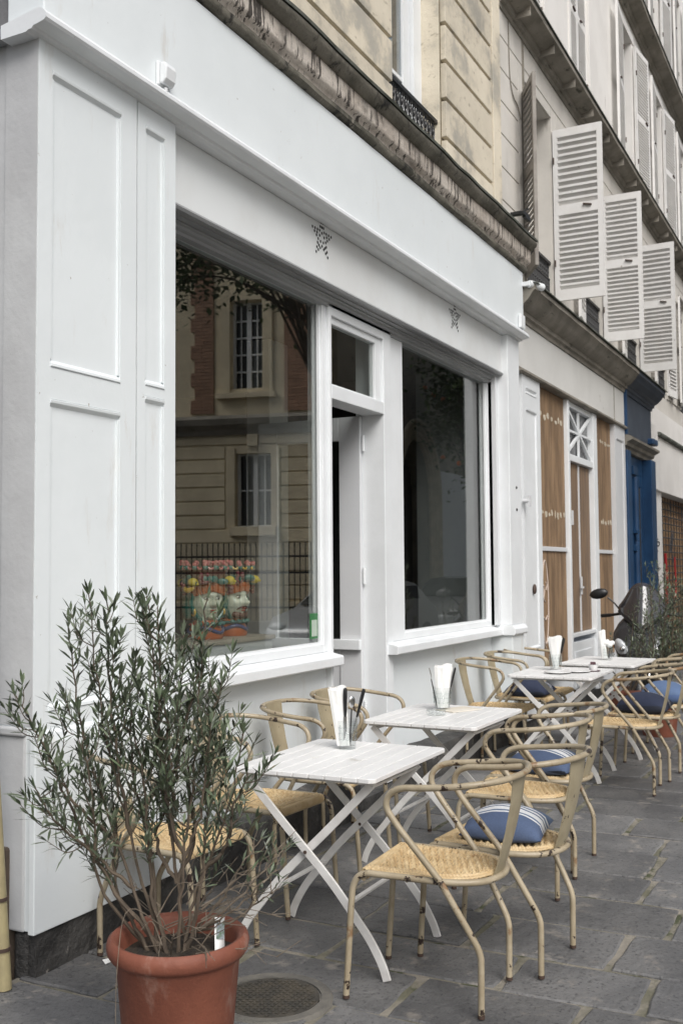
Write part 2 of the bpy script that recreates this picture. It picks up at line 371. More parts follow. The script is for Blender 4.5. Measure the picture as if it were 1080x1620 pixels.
panel_board('corner_pilaster', XL, 3.607, 0.17, 3.64, [(3.075, 3.50, 2.325, 3.52), (3.075, 3.50, 0.98, 2.20)], 2.85, 3.02, M_white, cafe)
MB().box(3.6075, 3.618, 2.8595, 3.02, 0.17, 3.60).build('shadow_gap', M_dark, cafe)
panel_board('shutter_box', 3.6185, 3.90, 0.17, 3.615, [(3.675, 3.815, 2.345, 3.53), (3.675, 3.815, 0.98, 2.30)], 2.853, 3.02, M_white, cafe)
MB().prof_x([(2.853, 0.165), (2.822, 0.165), (2.822, 0.865), (2.832, 0.90), (2.853, 0.915)], 2.982, 3.905).build('pilaster_dado', M_white, cafe, bevel=0.004)
MB().prof_x([(2.87, -0.05), (2.835, -0.05), (2.842, 0.16), (2.87, 0.165)], 3.01, 3.93, seg=12, jit=0.02).build('pilaster_foot', M_plinth, cafe)
# side return wall (faces -X)
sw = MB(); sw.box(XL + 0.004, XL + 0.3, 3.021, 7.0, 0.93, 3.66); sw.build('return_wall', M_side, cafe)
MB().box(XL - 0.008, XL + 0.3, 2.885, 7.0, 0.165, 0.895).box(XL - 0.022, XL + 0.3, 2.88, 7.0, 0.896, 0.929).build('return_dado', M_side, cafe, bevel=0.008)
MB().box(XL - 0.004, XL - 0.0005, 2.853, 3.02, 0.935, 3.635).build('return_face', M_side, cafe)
MB().box(XL - 0.03, XL + 0.25, 2.955, 7.0, -0.05, 0.475).build('corner_block', mat('brown_stone', (0.115, 0.085, 0.06), 0.9, var=(0.075, 0.058, 0.045), scale=5, bump=0.6, bscale=20), cafe, bevel=0.012)
MB().box(XL + 0.006, XL + 0.25, 2.87, 2.95, -0.05, 0.164).build('corner_foot', M_plinth, cafe, bevel=0.02)
# fascia board and its moulding
MB().box(2.97, XR, 2.80, 2.99, 3.672, 4.255).build('fascia', M_white, cafe, bevel=0.006)
MB().box(2.985, 3.3, 2.995, 7, 3.672, 6.5).build('return_wall', mat('dirty_side_render', (0.22, 0.22, 0.225), 0.85, var=(0.16, 0.16, 0.165), scale=2, bump=0.3), cafe)
prof = [(2.99, 3.615), (2.86, 3.615), (2.845, 3.622), (2.83, 3.622), (2.822, 3.632), (2.80, 3.635), (2.765, 3.642), (2.757, 3.652), (2.757, 3.668), (2.775, 3.690), (2.797, 3.698), (2.99, 3.671)]
MB().prof_x(prof, 2.935, 9.235).build('fascia_moulding', M_white2, cafe)
mo = MB().box(2.93, 3.0, 3.0, 7.0, 3.625, 3.668); mo.build('return_moulding', mat('zinc_ledge', (0.34, 0.35, 0.355), 0.5, var=(0.26, 0.27, 0.275), scale=6), cafe, bevel=0.01)
# small white flashing box at the fascia end
MB().box(9.02, 9.14, 2.765, 2.797, 3.705, 3.83).build('junction_box', M_white2, cafe, bevel=0.006)
# awning housing with star shaped perforations
ah = MB().box(3.902, 9.098, 2.905, 3.04, 3.275, 3.614).build('awning_housing', M_housing, cafe, bevel=0.004)
def star(cx, cz, R0):
    mb = MB(); pts = []
    for k in range(5):
        a0 = R(90 + 72 * k); tip = (math.cos(a0), math.sin(a0))
        for t in (1.0, 0.52, 0.24): pts.append((cx + R0*t*tip[0], cz + R0*t*tip[1]))
        for s_ in (-1, 1):
            ai = a0 + s_*R(36); inn = (0.40*math.cos(ai), 0.40*math.sin(ai))
            for t in (0.36, 0.70) + ((1.0,) if s_ > 0 else ()): pts.append((cx + R0*(tip[0]*(1-t) + inn[0]*t), cz + R0*(tip[1]*(1-t) + inn[1]*t)))
    for px, pz in pts:
        mb.add([(px + 0.0095*math.cos(i*math.pi/5), 2.9035, pz + 0.0095*math.sin(i*math.pi/5)) for i in range(10)], [tuple(range(10))])
    return mb
star(5.45, 3.525, 0.125).build('star_perforation', M_dark, ah, recalc=False)
star(7.69, 3.525, 0.12).build('star_perforation', M_dark, ah, recalc=False)
MB().prof_x([(3.04, 3.274), (2.90, 3.274), (2.892, 3.262), (2.90, 3.248), (2.93, 3.246), (2.93, 3.236), (2.965, 3.235), (2.965, 3.226), (2.98, 3.222), (2.98, 3.205), (3.0, 3.20), (3.0, 3.182), (3.04, 3.178)], 3.902, 9.10).build('awning_front_bar', M_alu, cafe)
# front wall under windows, posts, frames
GY = 3.05
ap = MB(); 
xs = [3.9, 5.83, 6.655, 9.15]
ap.box(3.902, 5.75, 3.04, 3.14, 0.20, 0.93); ap.box(6.536, 8.86, 3.04, 3.14, 0.20, 0.93)
ap.build('apron_wall', M_white, cafe, bevel=0.004)
MB().prof_x([(3.14, -0.1), (2.865, -0.1), (2.865, 0.20), (2.88, 0.235), (3.039, 0.245), (3.039, 0.21), (3.14, 0.21)], 3.91, 5.84, seg=24, jit=0.03).prof_x([(3.14, -0.1), (2.865, -0.1), (2.865, 0.20), (2.88, 0.235), (3.039, 0.245), (3.039, 0.21), (3.14, 0.21)], 6.67, 9.16, seg=24, jit=0.03).prof_x([(3.6, -0.1), (2.95, -0.1), (2.95, 0.05), (3.6, 0.06)], 5.841, 6.669).build('plinth', M_plinth, cafe)
def display_window(x0, x1, fl, fr, zb, zt, sx0, sx1):
    t = MB(); yb = GY + 0.05
    t.box(x0, x0 + fl, GY - 0.03, yb, zb, zt); t.box(x1 - fr, x1, GY - 0.03, yb, zb, zt)
    t.box(x0 + fl, x1 - fr, GY - 0.03, yb, zt - 0.03, zt); t.box(x0 + fl, x1 - fr, GY - 0.03, yb, zb, zb + 0.05)
    fr_ = t.build('display_window', M_white2, cafe, bevel=0.004)
    b = MB()  # glazing bead
    for a in (x0 + fl, x1 - fr - 0.014): b.box(a, a + 0.014, GY - 0.012, GY + 0.005, zb + 0.05, zt - 0.03)
    b.box(x0 + fl + 0.014, x1 - fr - 0.014, GY - 0.012, GY + 0.005, zb + 0.05, zb + 0.064)
    b.build('glazing_bead', M_white2, fr_)
    MB().box(x0 + fl, x1 - fr, GY + 0.006, GY + 0.012, zb + 0.05, zt - 0.03).build('pane', M_glass, fr_)
    MB().prof_x([(GY + 0.06, 0.93), (2.93, 0.93), (2.925, 0.938), (2.925, 0.985), (2.932, 0.992), (GY - 0.031, 1.012), (GY + 0.06, 1.012)], sx0, sx1).build('sill', M_white2, fr_, bevel=0.003)
    return fr_
wl = display_window(3.90, 5.72, 0.13, 0.058, 1.013, 3.215, 3.902, 5.745)
wr = display_window(6.655, 9.10, 0.25, 0.32, 1.013, 3.215, 6.56, 9.02)
# stepped inner stiles of the right window
MB().box(8.80, 8.83, 2.985, 3.019, 1.014, 3.19).box(8.93, 8.955, 2.985, 3.019, 1.014, 3.17).build('window_stop', M_greyw, wr, bevel=0.003)
# hinge strip of the left window edge, green sticker with pale field
st = MB().box(5.545, 5.64, GY + 0.001, GY + 0.005, 1.10, 1.255); so_ = st.build('window_sticker', mat('green_sticker', (0.03, 0.16, 0.05), 0.4), wl)
MB().box(5.56, 5.626, GY - 0.001, GY + 0.0008, 1.115, 1.215).build('sticker_field', mat('pale_green_print', (0.42, 0.50, 0.42), 0.5), wl)
# (its small square code is left out)
# door case: jambs, transom bar, fanlight
dc = MB()
dc.box(5.721, 5.752, 3.0, 3.16, 0.06, 3.215); dc.box(6.535, 6.654, 3.0, 3.22, 0.06, 3.215)
dc.box(5.753, 6.534, 3.0, 3.16, 2.60, 2.685); dc.box(5.753, 6.534, 3.0, 3.16, 3.13, 3.215)
df = dc.build('door_frame', M_white2, cafe, bevel=0.004)
fl = MB(); fl.box(5.753, 5.775, 3.02, 3.07, 2.686, 3.129); fl.box(6.44, 6.534, 3.02, 3.07, 2.686, 3.129); fl.box(5.776, 6.439, 3.02, 3.07, 3.085, 3.129); fl.box(5.776, 6.439, 3.02, 3.07, 2.686, 2.70)
fo = fl.build('fanlight', M_white2, cafe, bevel=0.003)
MB().box(5.776, 6.439, 3.04, 3.046, 2.701, 3.084).build('pane', M_glass, fo)
# door leaf, swung inwards to a right angle at X ~ 6.58
dl = MB(); x0, x1 = 6.49, 6.532
dl.box(x0, x1, 3.17, 3.335, 0.09, 2.595); dl.box(x0, x1, 3.84, 4.0, 0.09, 2.595); dl.box(x0, x1, 3.336, 3.839, 2.43, 2.595); dl.box(x0, x1, 3.336, 3.839, 0.86, 1.03); dl.box(x0, x1, 3.336, 3.839, 0.09, 0.20)
dl.box(x0 + 0.012, x1 - 0.012, 3.336, 3.839, 0.201, 0.859)
do = dl.build('door', M_greyw, cafe, bevel=0.004)
MB().box(x0 + 0.016, x1 - 0.016, 3.336, 3.839, 1.031, 2.429).build('pane', M_glass, do)
MB().box(x0 - 0.04, x0 - 0.001, 3.165, 4.0, 0.965, 1.035).build('weather_bar', M_white2, do, bevel=0.004)
for z in (0.5, 1.42, 2.35): MB().tube([(6.515, 3.155, z), (6.515, 3.155, z + 0.11)], 0.011, 8).build('hinge', M_white2, do)
# right end post with base block
po = MB().box(8.862, 9.198, 2.85, 3.14, 1.02, 3.614).build('shopfront_post', M_white2, cafe, bevel=0.006)
MB().prof_x([(3.14, 0.93), (2.825, 0.93), (2.812, 0.945), (2.812, 0.985), (2.825, 1.0), (2.84, 1.019), (3.14, 1.019)], 8.84, 9.215).build('post_base', M_white2, po, bevel=0.004)
MB().box(8.862, 9.198, 2.845, 3.14, 0.18, 0.929).build('post_pedestal', M_white, po, bevel=0.005)
MB().box(8.800, 8.861, 2.95, 3.02, 1.02, 3.25).build('dark_joint', M_greyw, po)
for z in (2.05, 2.25): MB().ell((9.05, 2.848, z), (0.014, 0.01, 0.014), 8, 6).build('knob', M_iron, po)
# interior shell (floor, walls, ceiling), a white column and a counter
ish = MB()
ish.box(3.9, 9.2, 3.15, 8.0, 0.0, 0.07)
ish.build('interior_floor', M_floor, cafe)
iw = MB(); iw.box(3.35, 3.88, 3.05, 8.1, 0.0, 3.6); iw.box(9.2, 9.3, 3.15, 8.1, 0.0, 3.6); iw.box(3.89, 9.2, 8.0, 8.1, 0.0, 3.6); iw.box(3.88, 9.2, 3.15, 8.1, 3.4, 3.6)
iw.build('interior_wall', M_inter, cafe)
MB().box(7.12, 7.42, 4.28, 4.5, 0.07, 3.39).build('interior_column', M_interw, cafe, bevel=0.01)
MB().box(9.0, 9.19, 3.16, 3.80, 0.071, 3.38).build('interior_panel', mat('grey_panel', (0.22, 0.228, 0.23), 0.7, var=(0.19, 0.197, 0.2), scale=1), cafe)
# stone storey above
hole = (6.72, 7.77, 4.4, 7.6); hole0 = (3.0, 4.42, 4.4, 7.6)
zs = cuts([4.26, 9.5], hole[2:], hole0[2:]); xs = cuts([2.97, 9.21], hole[:2], hole0[:2])
W0 = MB().wall(xs, zs, lambda x, z: not ((hole[0] < x < hole[1] and hole[2] < z < hole[3]) or (hole0[0] < x < hole0[1] and hole0[2] < z < hole0[3])), 3.035, 3.5)
W0.mi = [1]*len(W0.mi)
W0.box(2.97, 9.21, 3.0, 3.6, 4.0, 4.259)
W0.box(3.0, 9.2, 3.51, 3.6, 4.26, 9.5)
zl = [4.38, 4.71, 5.04, 5.37, 5.69, 6.01, 6.33, 6.65, 6.97, 7.29, 7.61, 7.93, 8.25, 8.57, 8.89, 9.21]
for a, b in zip(zl, zl[1:]):
    segs = [(4.47, 6.715), (7.79, 8.955)] if a < 7.6 else [(2.97, 8.955)]
    for s0, s1 in segs:
        g = 0.0145
        W0.add([(s0,3.034,a+g),(s1,3.034,a+g),(s1,3.034,b-g),(s0,3.034,b-g),(s0,2.99,a+g+0.003),(s1,2.99,a+g+0.003),(s1,2.99,b-g-0.003),(s0,2.99,b-g-0.003)],
               [(4,5,6,7),(0,1,5,4),(1,2,6,5),(2,3,7,6),(3,0,4,7)])
W0.box(8.985, 9.205, 2.985, 3.034, 4.40, 9.5)
W0.build('stone_wall', [M_stone, mat('stained_joint', (0.20, 0.165, 0.105), 0.9, var=(0.13, 0.11, 0.07), scale=5)], cafe, bevel=0.004)
MB().box(7.7695, 7.7785, 3.036, 3.24, 4.42, 7.59).build('window_reveal', M_stone, cafe)
# rain-streaked string cornice
M_frz = mat('dripped_frieze', (0.66, 0.60, 0.53), 0.9, var=(0.50, 0.44, 0.38), scale=4, bump=0.8, bscale=22, spots=((0.04, 0.038, 0.034), 2.2, 0.52, 0.16, (1.0, 1, 0.5)), spot2=((0.085, 0.075, 0.065), 24, 0.525, 0.07, (1.3, 1, 0.14)), bdist=0.02)
co = MB().prof_x([(3.02, 4.305), (2.772, 4.305), (2.762, 4.33), (2.742, 4.340), (2.735, 4.36), (2.735, 4.455), (3.02, 4.455)], 2.90, 9.24, seg=200, jit=0.007).build('stone_cornice', M_frz, cafe)
MB().prof_x([(3.02, 4.258), (2.80, 4.258), (2.782, 4.262), (2.768, 4.275), (2.768, 4.304), (3.02, 4.304)], 2.895, 9.245, seg=160, jit=0.010).build('cornice_moulding', M_cornice, co)
MB().prof_x([(3.02, 4.456), (2.728, 4.456), (2.715, 4.46), (2.705, 4.475), (2.68, 4.49), (2.672, 4.52), (2.69, 4.543), (3.02, 4.595)], 2.89, 9.25, seg=160, jit=0.009).build('cornice_moulding', M_cornice, co)
MB().prof_x([(3.0, 4.59), (2.69, 4.543), (2.665, 4.53), (2.66, 4.545), (2.685, 4.565), (3.0, 4.612)], 2.89, 9.25, seg=70, jit=0.008).build('cornice_capping', M_cap, co)
MB().box(2.97, 9.2, 2.83, 3.0, 4.2565, 4.2575).build('flashing', M_alu, co)
MB().box(8.60, 8.66, 2.60, 2.72, 4.60, 4.625).box(8.66, 8.80, 2.60, 2.63, 4.585, 4.63).bar((8.6, 2.64, 4.61), (8.72, 2.60, 4.67), 0.03, 0.012).build('wall_bracket', M_iron, co)
# upper window: white frame, blueish pane, curtain, iron balcony rail
uw = MB(); y = 3.225
uw.box(6.721, 6.80, y, y+0.06, 4.40, 7.6); uw.box(7.60, 7.769, y-0.03, y+0.06, 4.40, 7.6); uw.box(7.46, 7.595, y, y+0.06, 4.40, 7.6); uw.box(7.08, 7.15, y-0.01, y+0.06, 4.40, 7.6); uw.box(6.801, 7.079, y, y+0.05, 4.40, 4.60); uw.box(7.151, 7.459, y, y+0.05, 4.40, 4.60)
for z in (5.42, 6.2, 7.0): uw.box(6.801, 7.079, y+0.01, y+0.05, z, z+0.035).box(7.151, 7.459, y+0.01, y+0.05, z, z+0.035)
uo = uw.build('casement_window', M_white2, cafe, bevel=0.004)
MB().box(6.801, 7.459, y+0.02, y+0.026, 4.6, 7.6).build('pane', M_glassu, uo)
cu = MB(); P = [(6.75 + i*0.0125, y + 0.10 + 0.018*math.sin(i*0.9)) for i in range(60)]
cu.add([(a, b, z) for a, b in P for z in (4.4, 7.6)], [(2*i, 2*i+2, 2*i+3, 2*i+1) for i in range(59)], True); cu.build('curtain', M_curt, uo, recalc=False)
def railing(x0, x1, yy, z0, z1):
    r = MB(); r.box(x0, x1, yy-0.022, yy+0.022, z1-0.03, z1); r.box(x0, x1, yy-0.01, yy+0.01, z1-0.20, z1-0.185); r.box(x0, x1, yy-0.01, yy+0.01, z0+0.03, z0+0.045)
    n = max(3, int((x1-x0)/0.075))
    for i in range(n+1):
        xx = x0 + 0.01 + (x1-x0-0.02)*i/n
        r.tube([(xx, yy, z0), (xx, yy, z1-0.2)], 0.008, 6, caps=False)
        if i < n:
            xc = xx + (x1-x0)/n/2
            r.tube(catmull([(xc + 0.026*math.cos(t*math.pi/4), yy, z1-0.108 + 0.07*math.sin(t*math.pi/4)) for t in range(8)], 2, True), 0.007, 5, closed=True)
            r.tube([(xc, yy, z0+0.04), (xc, yy, z1-0.2)], 0.005, 5, caps=False)
            r.ell((xc, yy, z1-0.108), (0.012, 0.012, 0.03), 6, 4)
            r.ell((xx, yy, z0 + (z1-z0)*0.45), (0.013, 0.013, 0.02), 6, 4)
    return r
railing(6.725, 7.765, 3.08, 4.62, 5.19).build('balcony_railing', M_iron, cafe)
railing(3.0, 4.42, 2.99, 4.62, 5.19).build('balcony_railing', M_iron, cafe)
uw2 = MB().box(3.0, 4.42, 3.3, 3.36, 4.4, 7.6).build('casement_window', M_curt, cafe)

# ------------------------------------------------------------------ terrace building with shutters
tb = thing('shuttered_building', 'grey plastered building with white louvred shutters above a boarded shop and blue door', 'building', (0, 0, 0))
T0, T1 = 9.212, 26.0
win1 = [(10.0, 11.0), (12.3, 13.3), (14.65, 15.65), (17.0, 18.0), (19.4, 20.4), (21.8, 22.8)]
win2 = [(9.95, 10.85), (12.0, 12.9), (14.8, 15.62), (17.35, 18.05), (19.8, 20.5)]
Z1 = (4.34, 6.47); Z2 = (7.1, 9.45); Z3 = (10.25, 12.5)
win3 = [(12.0, 12.9), (14.8, 15.6), (17.3, 18.1), (19.8, 20.6)]
holes = [(a, b, *Z1) for a, b in win1] + [(a, b, *Z2) for a, b in win2] + [(a, b, *Z3) for a, b in win3]
def tw(z0, z1, mt, nm):
    hs_ = [h for h in holes if h[2] < z1 and h[3] > z0]
    g = []
    xs = cuts([T0, T1], *[h[:2] for h in hs_]); zs = cuts([z0, z1], *[(max(h[2], z0), min(h[3], z1)) for h in hs_])
    mb = MB().wall(xs, zs, lambda x, z: not any(h[0] < x < h[1] and h[2] < z < h[3] for h in hs_), 3.02, 3.4)
    return mb
lw_ = tw(4.05, 6.95, None, '')
zz = [4.36, 4.68, 5.0, 5.32, 5.64, 5.96, 6.28, 6.60]
for a, b in zip(zz, zz[1:]):
    prev = T0 + 0.02
    for w0, w1 in win1 + [(T1, T1)]:
        mb0, mb1 = prev, w0 - 0.20
        if mb1 - mb0 > 0.1:
            lw_.box(mb0, mb1, 3.0, 3.021, a + 0.007, b - 0.007)
        prev = w1 + 0.20
for w0, w1 in win1:
    lw_.box(w0 - 0.19, w0 - 0.004, 3.0, 3.021, 4.36, 6.594); lw_.box(w1 + 0.004, w1 + 0.19, 3.0, 3.021, 4.36, 6.594); lw_.box(w0 - 0.003, w1 + 0.003, 3.0, 3.021, 6.475, 6.594)
lw_.box(T0 + 0.02, T1, 3.0, 3.021, 6.607, 6.90)
lw_.build('plaster_wall', M_plast, tb, bevel=0.004)
uw_ = tw(6.95, 9.7, None, '')
for w0, w1 in win2:
    uw_.box(w0 - 0.09, w0 - 0.003, 3.004, 3.021, 7.11, 9.44); uw_.box(w1 + 0.003, w1 + 0.09, 3.004, 3.021, 7.11, 9.44); uw_.box(w0 - 0.12, w1 + 0.12, 2.99, 3.021, 9.452, 9.58)
uw_.build('plaster_wall', M_plast2, tb, bevel=0.004)
tw(9.7, 13.5, None, '').build('plaster_wall', M_plast2, tb)
MB().box(T0, T1, 3.41, 3.5, 4.05, 13.5).build('wall_lining', M_dark, tb)
# string cornices
sc_prof = lambda z: [(3.02, z-0.14), (2.985, z-0.14), (2.98, z-0.10), (2.95, z-0.085), (2.94, z-0.045), (2.86, z-0.03), (2.845, z-0.01), (2.80, z), (2.775, z+0.01), (2.77, z+0.05), (2.79, z+0.065), (3.02, z+0.10)]
c1 = MB().prof_x(sc_prof(7.0), T0, T1, seg=40, jit=0.008).build('string_cornice', M_mould, tb)
MB().prof_x([(3.01, 7.10), (2.79, 7.066), (2.755, 7.062), (2.755, 7.072), (3.01, 7.125)], T0, T1).build('lead_flashing', M_cap, c1)
c2 = MB().prof_x(sc_prof(9.86), T0, T1, seg=40, jit=0.008).build('string_cornice', M_mould, tb)
MB().prof_x([(3.01, 9.96), (2.79, 9.926), (2.755, 9.922), (2.755, 9.932), (3.01, 9.985)], T0, T1).build('lead_flashing', M_cap, c2)
for x in [9.6 + 0.85*i for i in range(15)]: MB().box(x, x+0.02, 2.80, 2.99, 6.905, 7.0).build('cornice_bracket', M_mould, c1)
# window joinery behind shutters
def tall_window(w0, w1, z0, z1):
    y = 3.26; f = MB(); c = (w0+w1)/2
    f.box(w0+0.001, w0+0.06, y, y+0.05, z0, z1); f.box(w1-0.06, w1-0.001, y, y+0.05, z0, z1); f.box(c-0.045, c+0.045, y-0.01, y+0.05, z0, z1)
    for a, b in ((w0+0.061, c-0.046), (c+0.046, w1-0.061)):
        f.box(a, b, y, y+0.05, z0, z0+0.12); f.box(a, b, y, y+0.05, z1-0.08, z1)
        for k in (0.36, 0.68): f.box(a, b, y+0.01, y+0.045, z0+(z1-z0)*k, z0+(z1-z0)*k+0.03)
    o = f.build('casement_window', M_shut, tb, bevel=0.003)
    MB().box(w0+0.061, w1-0.061, y+0.02, y+0.026, z0+0.12, z1-0.08).build('pane', M_glassu, o)
    return o
for h in holes: tall_window(*h)
for w0, w1 in win1: railing(w0+0.005, w1-0.005, 3.05, 4.35, 4.86).build('balcony_railing', M_iron, tb)
# louvred shutter mesh: local x from hinge 0..W, local z 0..H, thickness along y
def shutter_mesh(Wd, H, nlo, nhi, split=0.53, lip=0.20, slope=0.31):
    m_ = MB(); t = 0.017; s = 0.055
    m_.box(0, s, -t, t, 0, H); m_.box(Wd-s, Wd, -t, t, 0, H)
    m_.box(s, Wd-s, -t, t, 0, 0.12); m_.box(s, Wd-s, -t, t, H-0.065, H); zc = H*split; m_.box(s, Wd-s, -t, t, zc-0.045, zc+0.045)
    for a, b, n_ in ((0.12, zc-0.045, nlo), (zc+0.045, H-0.065, nhi)):
        p = (b-a)/n_
        for i in range(n_):
            z = a + p*(i+0.5)
            q = p*lip     # half height of the rounded slat edge
            pts = [(-0.022, z-p*slope-q), (-0.022, z-p*slope+q), (0.0, z-p*0.06*slope*3+q*0.7), (0.022, z+p*slope+q), (0.022, z+p*slope-q), (0.0, z-p*0.06*slope*3-q*0.3)]
            m_.add([(xx, yy, zz) for xx in (s, Wd-s) for yy, zz in pts], [(k, (k+1) % 6, 6+(k+1) % 6, 6+k) for k in range(6)])
    return m_
def shutter(x, z, ang, Wd, H, n, mt, side=1, y=2.985):
    o = shutter_mesh(Wd, H, n, max(4, int(n*0.82)), 0.53, 0.18 if H < 2 else 0.13, 0.31 if H < 2 else 0.10)
    sgn = side
    if sgn < 0: o.v = [(-v[0], v[1], v[2]) for v in o.v]
    ob_ = o.build('shutter', mt, tb, loc=(x, y, z), rot=(0, 0, ang))
    xx = sgn * (Wd - 0.12)
    for yy in ((0.028,) if abs(ang) > 0.1 else (-0.028,)):
        MB().bar((xx, yy, H*0.53), (xx - sgn*0.09, yy, H*0.53 + 0.02), 0.02, 0.014).build('shutter_latch', M_rust, ob_)
        for k in (0.2, 0.8): MB().bar((sgn*0.01, yy*0.8, H*k), (sgn*0.01, yy*0.8, H*k+0.07), 0.02, 0.012).build('hinge', M_rust, ob_)
    return ob_
HS = 1.90
# right leaves of the first storey swing out square to the wall and face down the street
for i, (w0, w1) in enumerate(win1):
    ww = (0.535, 0.50, 0.52, 0.5, 0.5, 0.5)[i]
    shutter(w1 + 0.01, 4.42, R((90, 91, 88.5, 174, 172, 174)[i]), ww, HS, (14, 15, 14, 14, 14, 14)[i], M_shut, -1)
    if i == 0: shutter(w0 - 0.06, 4.42, R(-150), 0.44, HS, 14, M_shut_backlit, 1)
    else: shutter(w0 - 0.01, 4.42, R(-172), 0.50, HS, 14, M_shut, 1)
# second storey: closed pairs and leaves folded back
def closed_pair(w0, w1, z, H):
    hw = (w1-w0)/2 - 0.006
    shutter(w0 + 0.002, z, 0, hw, H, 24, M_shut, 1, 3.06); shutter(w1 - 0.002, z, 0, hw, H, 24, M_shut, -1, 3.06)
closed_pair(*win2[0], 7.13, 2.28); closed_pair(*win2[1], 7.13, 2.28)
for w0, w1 in win2[2:]:
    shutter(w0 - 0.02, 7.13, R(-175), 0.60, 2.28, 24, M_shut, 1, 2.97); shutter(w1 + 0.03, 7.13, R(173), 0.62, 2.28, 24, M_shut, -1, 2.97)
for w0, w1 in win3:
    shutter(w0 - 0.02, 10.27, R(-175), 0.55, 2.2, 22, M_shut, 1, 2.97); shutter(w1 + 0.03, 10.27, R(173), 0.55, 2.2, 22, M_shut, -1, 2.97)
# cables along the plaster
cb = MB(); 
for k, x in enumerate((9.95, 9.99)):
    cb.tube([(x, 2.995, 6.9), (x + 0.002, 2.995, 6.4), (x - 0.02, 2.995, 4.3)], 0.006, 5)
cb.tube(catmull([(9.5, 2.993, 6.85), (9.52, 2.993, 6.35), (9.6, 2.99, 6.15), (9.75, 2.99, 6.1), (9.85, 2.99, 6.0)], 6), 0.006, 5)
cb.build('wall_cable', M_mould, tb)
# --- boarded shop
SY = 2.90
sh = MB(); sh.box(9.23, 9.44, 2.96, 3.3, 0.1, 3.36); sh.box(14.0, 14.02, 2.9, 3.5, 0.1, 3.9)
sh.build('shop_reveal', M_side, tb)
MB().box(9.215, 14.05, SY, 3.3, 3.415, 3.86).build('shop_fascia', mat('shop_fascia_paint', (0.66, 0.655, 0.63), 0.55, var=(0.60, 0.595, 0.57), scale=1.6, bump=0.1, bscale=30, spots=((0.42, 0.40, 0.36), 6, 0.64, 0.1)), tb, bevel=0.004)
MB().box(13.38, 13.41, SY-0.004, SY, 3.415, 3.86).build('fascia_joint', M_mould, tb)
MB().prof_x([(3.0, 3.365), (2.875, 3.365), (2.86, 3.375), (2.86, 3.395), (2.88, 3.41), (3.0, 3.413)], 9.3, 14.05).build('fascia_bead', M_mould, tb)
cpf = [(3.02, 3.862), (2.885, 3.862), (2.875, 3.90), (2.85, 3.91), (2.845, 3.945), (2.80, 3.965), (2.745, 4.02), (2.70, 4.085), (2.685, 4.09), (2.685, 4.135), (2.70, 4.145), (3.02, 4.19)]
scn = MB().prof_x(cpf, 9.205, 13.99, seg=24, jit=0.006).build('shop_cornice', M_mould, tb)
MB().prof_x([(3.0, 4.185), (2.69, 4.147), (2.66, 4.14), (2.66, 4.15), (3.0, 4.20)], 9.19, 16.0).build('lead_flashing', M_cap, scn)
panel_board('shop_pilaster', 9.445, 10.03, 0.1, 3.362, [(9.56, 9.90, 3.19, 3.26), (9.56, 9.90, 0.75, 3.05)], SY, 3.2, M_white2, tb)
MB().tube([(9.42, 2.90, 2.15), (9.42, 2.84, 2.15)], 0.02, 8).bar((9.42, 2.84, 2.1), (9.42, 2.84, 2.2), 0.03, 0.03).build('shutter_catch', M_greyw, tb)
MB().ell((9.72, 2.895, 1.32), (0.03, 0.02, 0.05), 8, 6).build('lock_plate', M_rust, tb)
BY = 2.955
for a, b in ((10.05, 11.12), (12.47, 13.37)):
    bd = MB(); x = a; k = 0
    while x < b - 0.02:
        wd = min(0.27 + 0.06*((k*7) % 3), b - x); bd.box(x + 0.002, x + wd - 0.002, BY, BY + 0.03, 0.45, 3.362); x += wd; k += 1
    bo = bd.build('board_panel', M_board, tb, bevel=0.002)
    MB().box(a, b, BY - 0.02, BY - 0.001, 1.695, 1.74).build('board_rail', M_greyw, bo, bevel=0.004)
    r3 = random.Random(int(a*10))
    for z in (3.08, 2.08):
        x = a + 0.06 + (0.25 if a > 12 else 0)
        while x < b - 0.08:
            ww = r3.uniform(0.03, 0.10); z0 = z - (x-a)*0.0 + r3.uniform(-0.015, 0.015); hh = r3.uniform(0.02, 0.05)
            pts = [(x + ww*0.5 + ww*0.5*math.cos(t*0.785)*r3.uniform(0.7, 1.2), BY, z0 + hh*math.sin(t*0.785)*r3.uniform(0.6, 1.1)) for t in range(8)]
            MB().prism(pts, (0, -0.003, 0), (0, 0, 0)).build('glue_smear', M_glue, bo); x += ww + r3.uniform(0.01, 0.09)
# chalk drawn head and lines on the left board
ch = MB(); oval = catmull([(10.27 + 0.11*math.cos(t*math.pi/6), BY - 0.004, 1.18 + 0.42*math.sin(t*math.pi/6)) for t in range(12)], 3, True)
ch.tube(oval, 0.008, 5, closed=True)
ch.tube(catmull([(10.22, BY-0.004, 1.35), (10.25, BY-0.004, 1.31), (10.22, BY-0.004, 1.22), (10.28, BY-0.004, 1.18)], 4), 0.006, 5); ch.tube(catmull([(10.30, BY-0.004, 1.38), (10.33, BY-0.004, 1.35), (10.31, BY-0.004, 1.30)], 4), 0.006, 5); ch.tube(catmull([(10.22, BY-0.004, 1.03), (10.27, BY-0.004, 1.0), (10.33, BY-0.004, 1.04)], 4), 0.006, 5)
ch.tube(catmull([(10.2, BY-0.004, 0.78), (10.3, BY-0.004, 0.7), (10.42, BY-0.004, 0.66), (10.5, BY-0.004, 0.55)], 4), 0.006, 5)
ch.build('chalk_drawing', mat('chalk', (0.55, 0.46, 0.40), 0.9), tb)
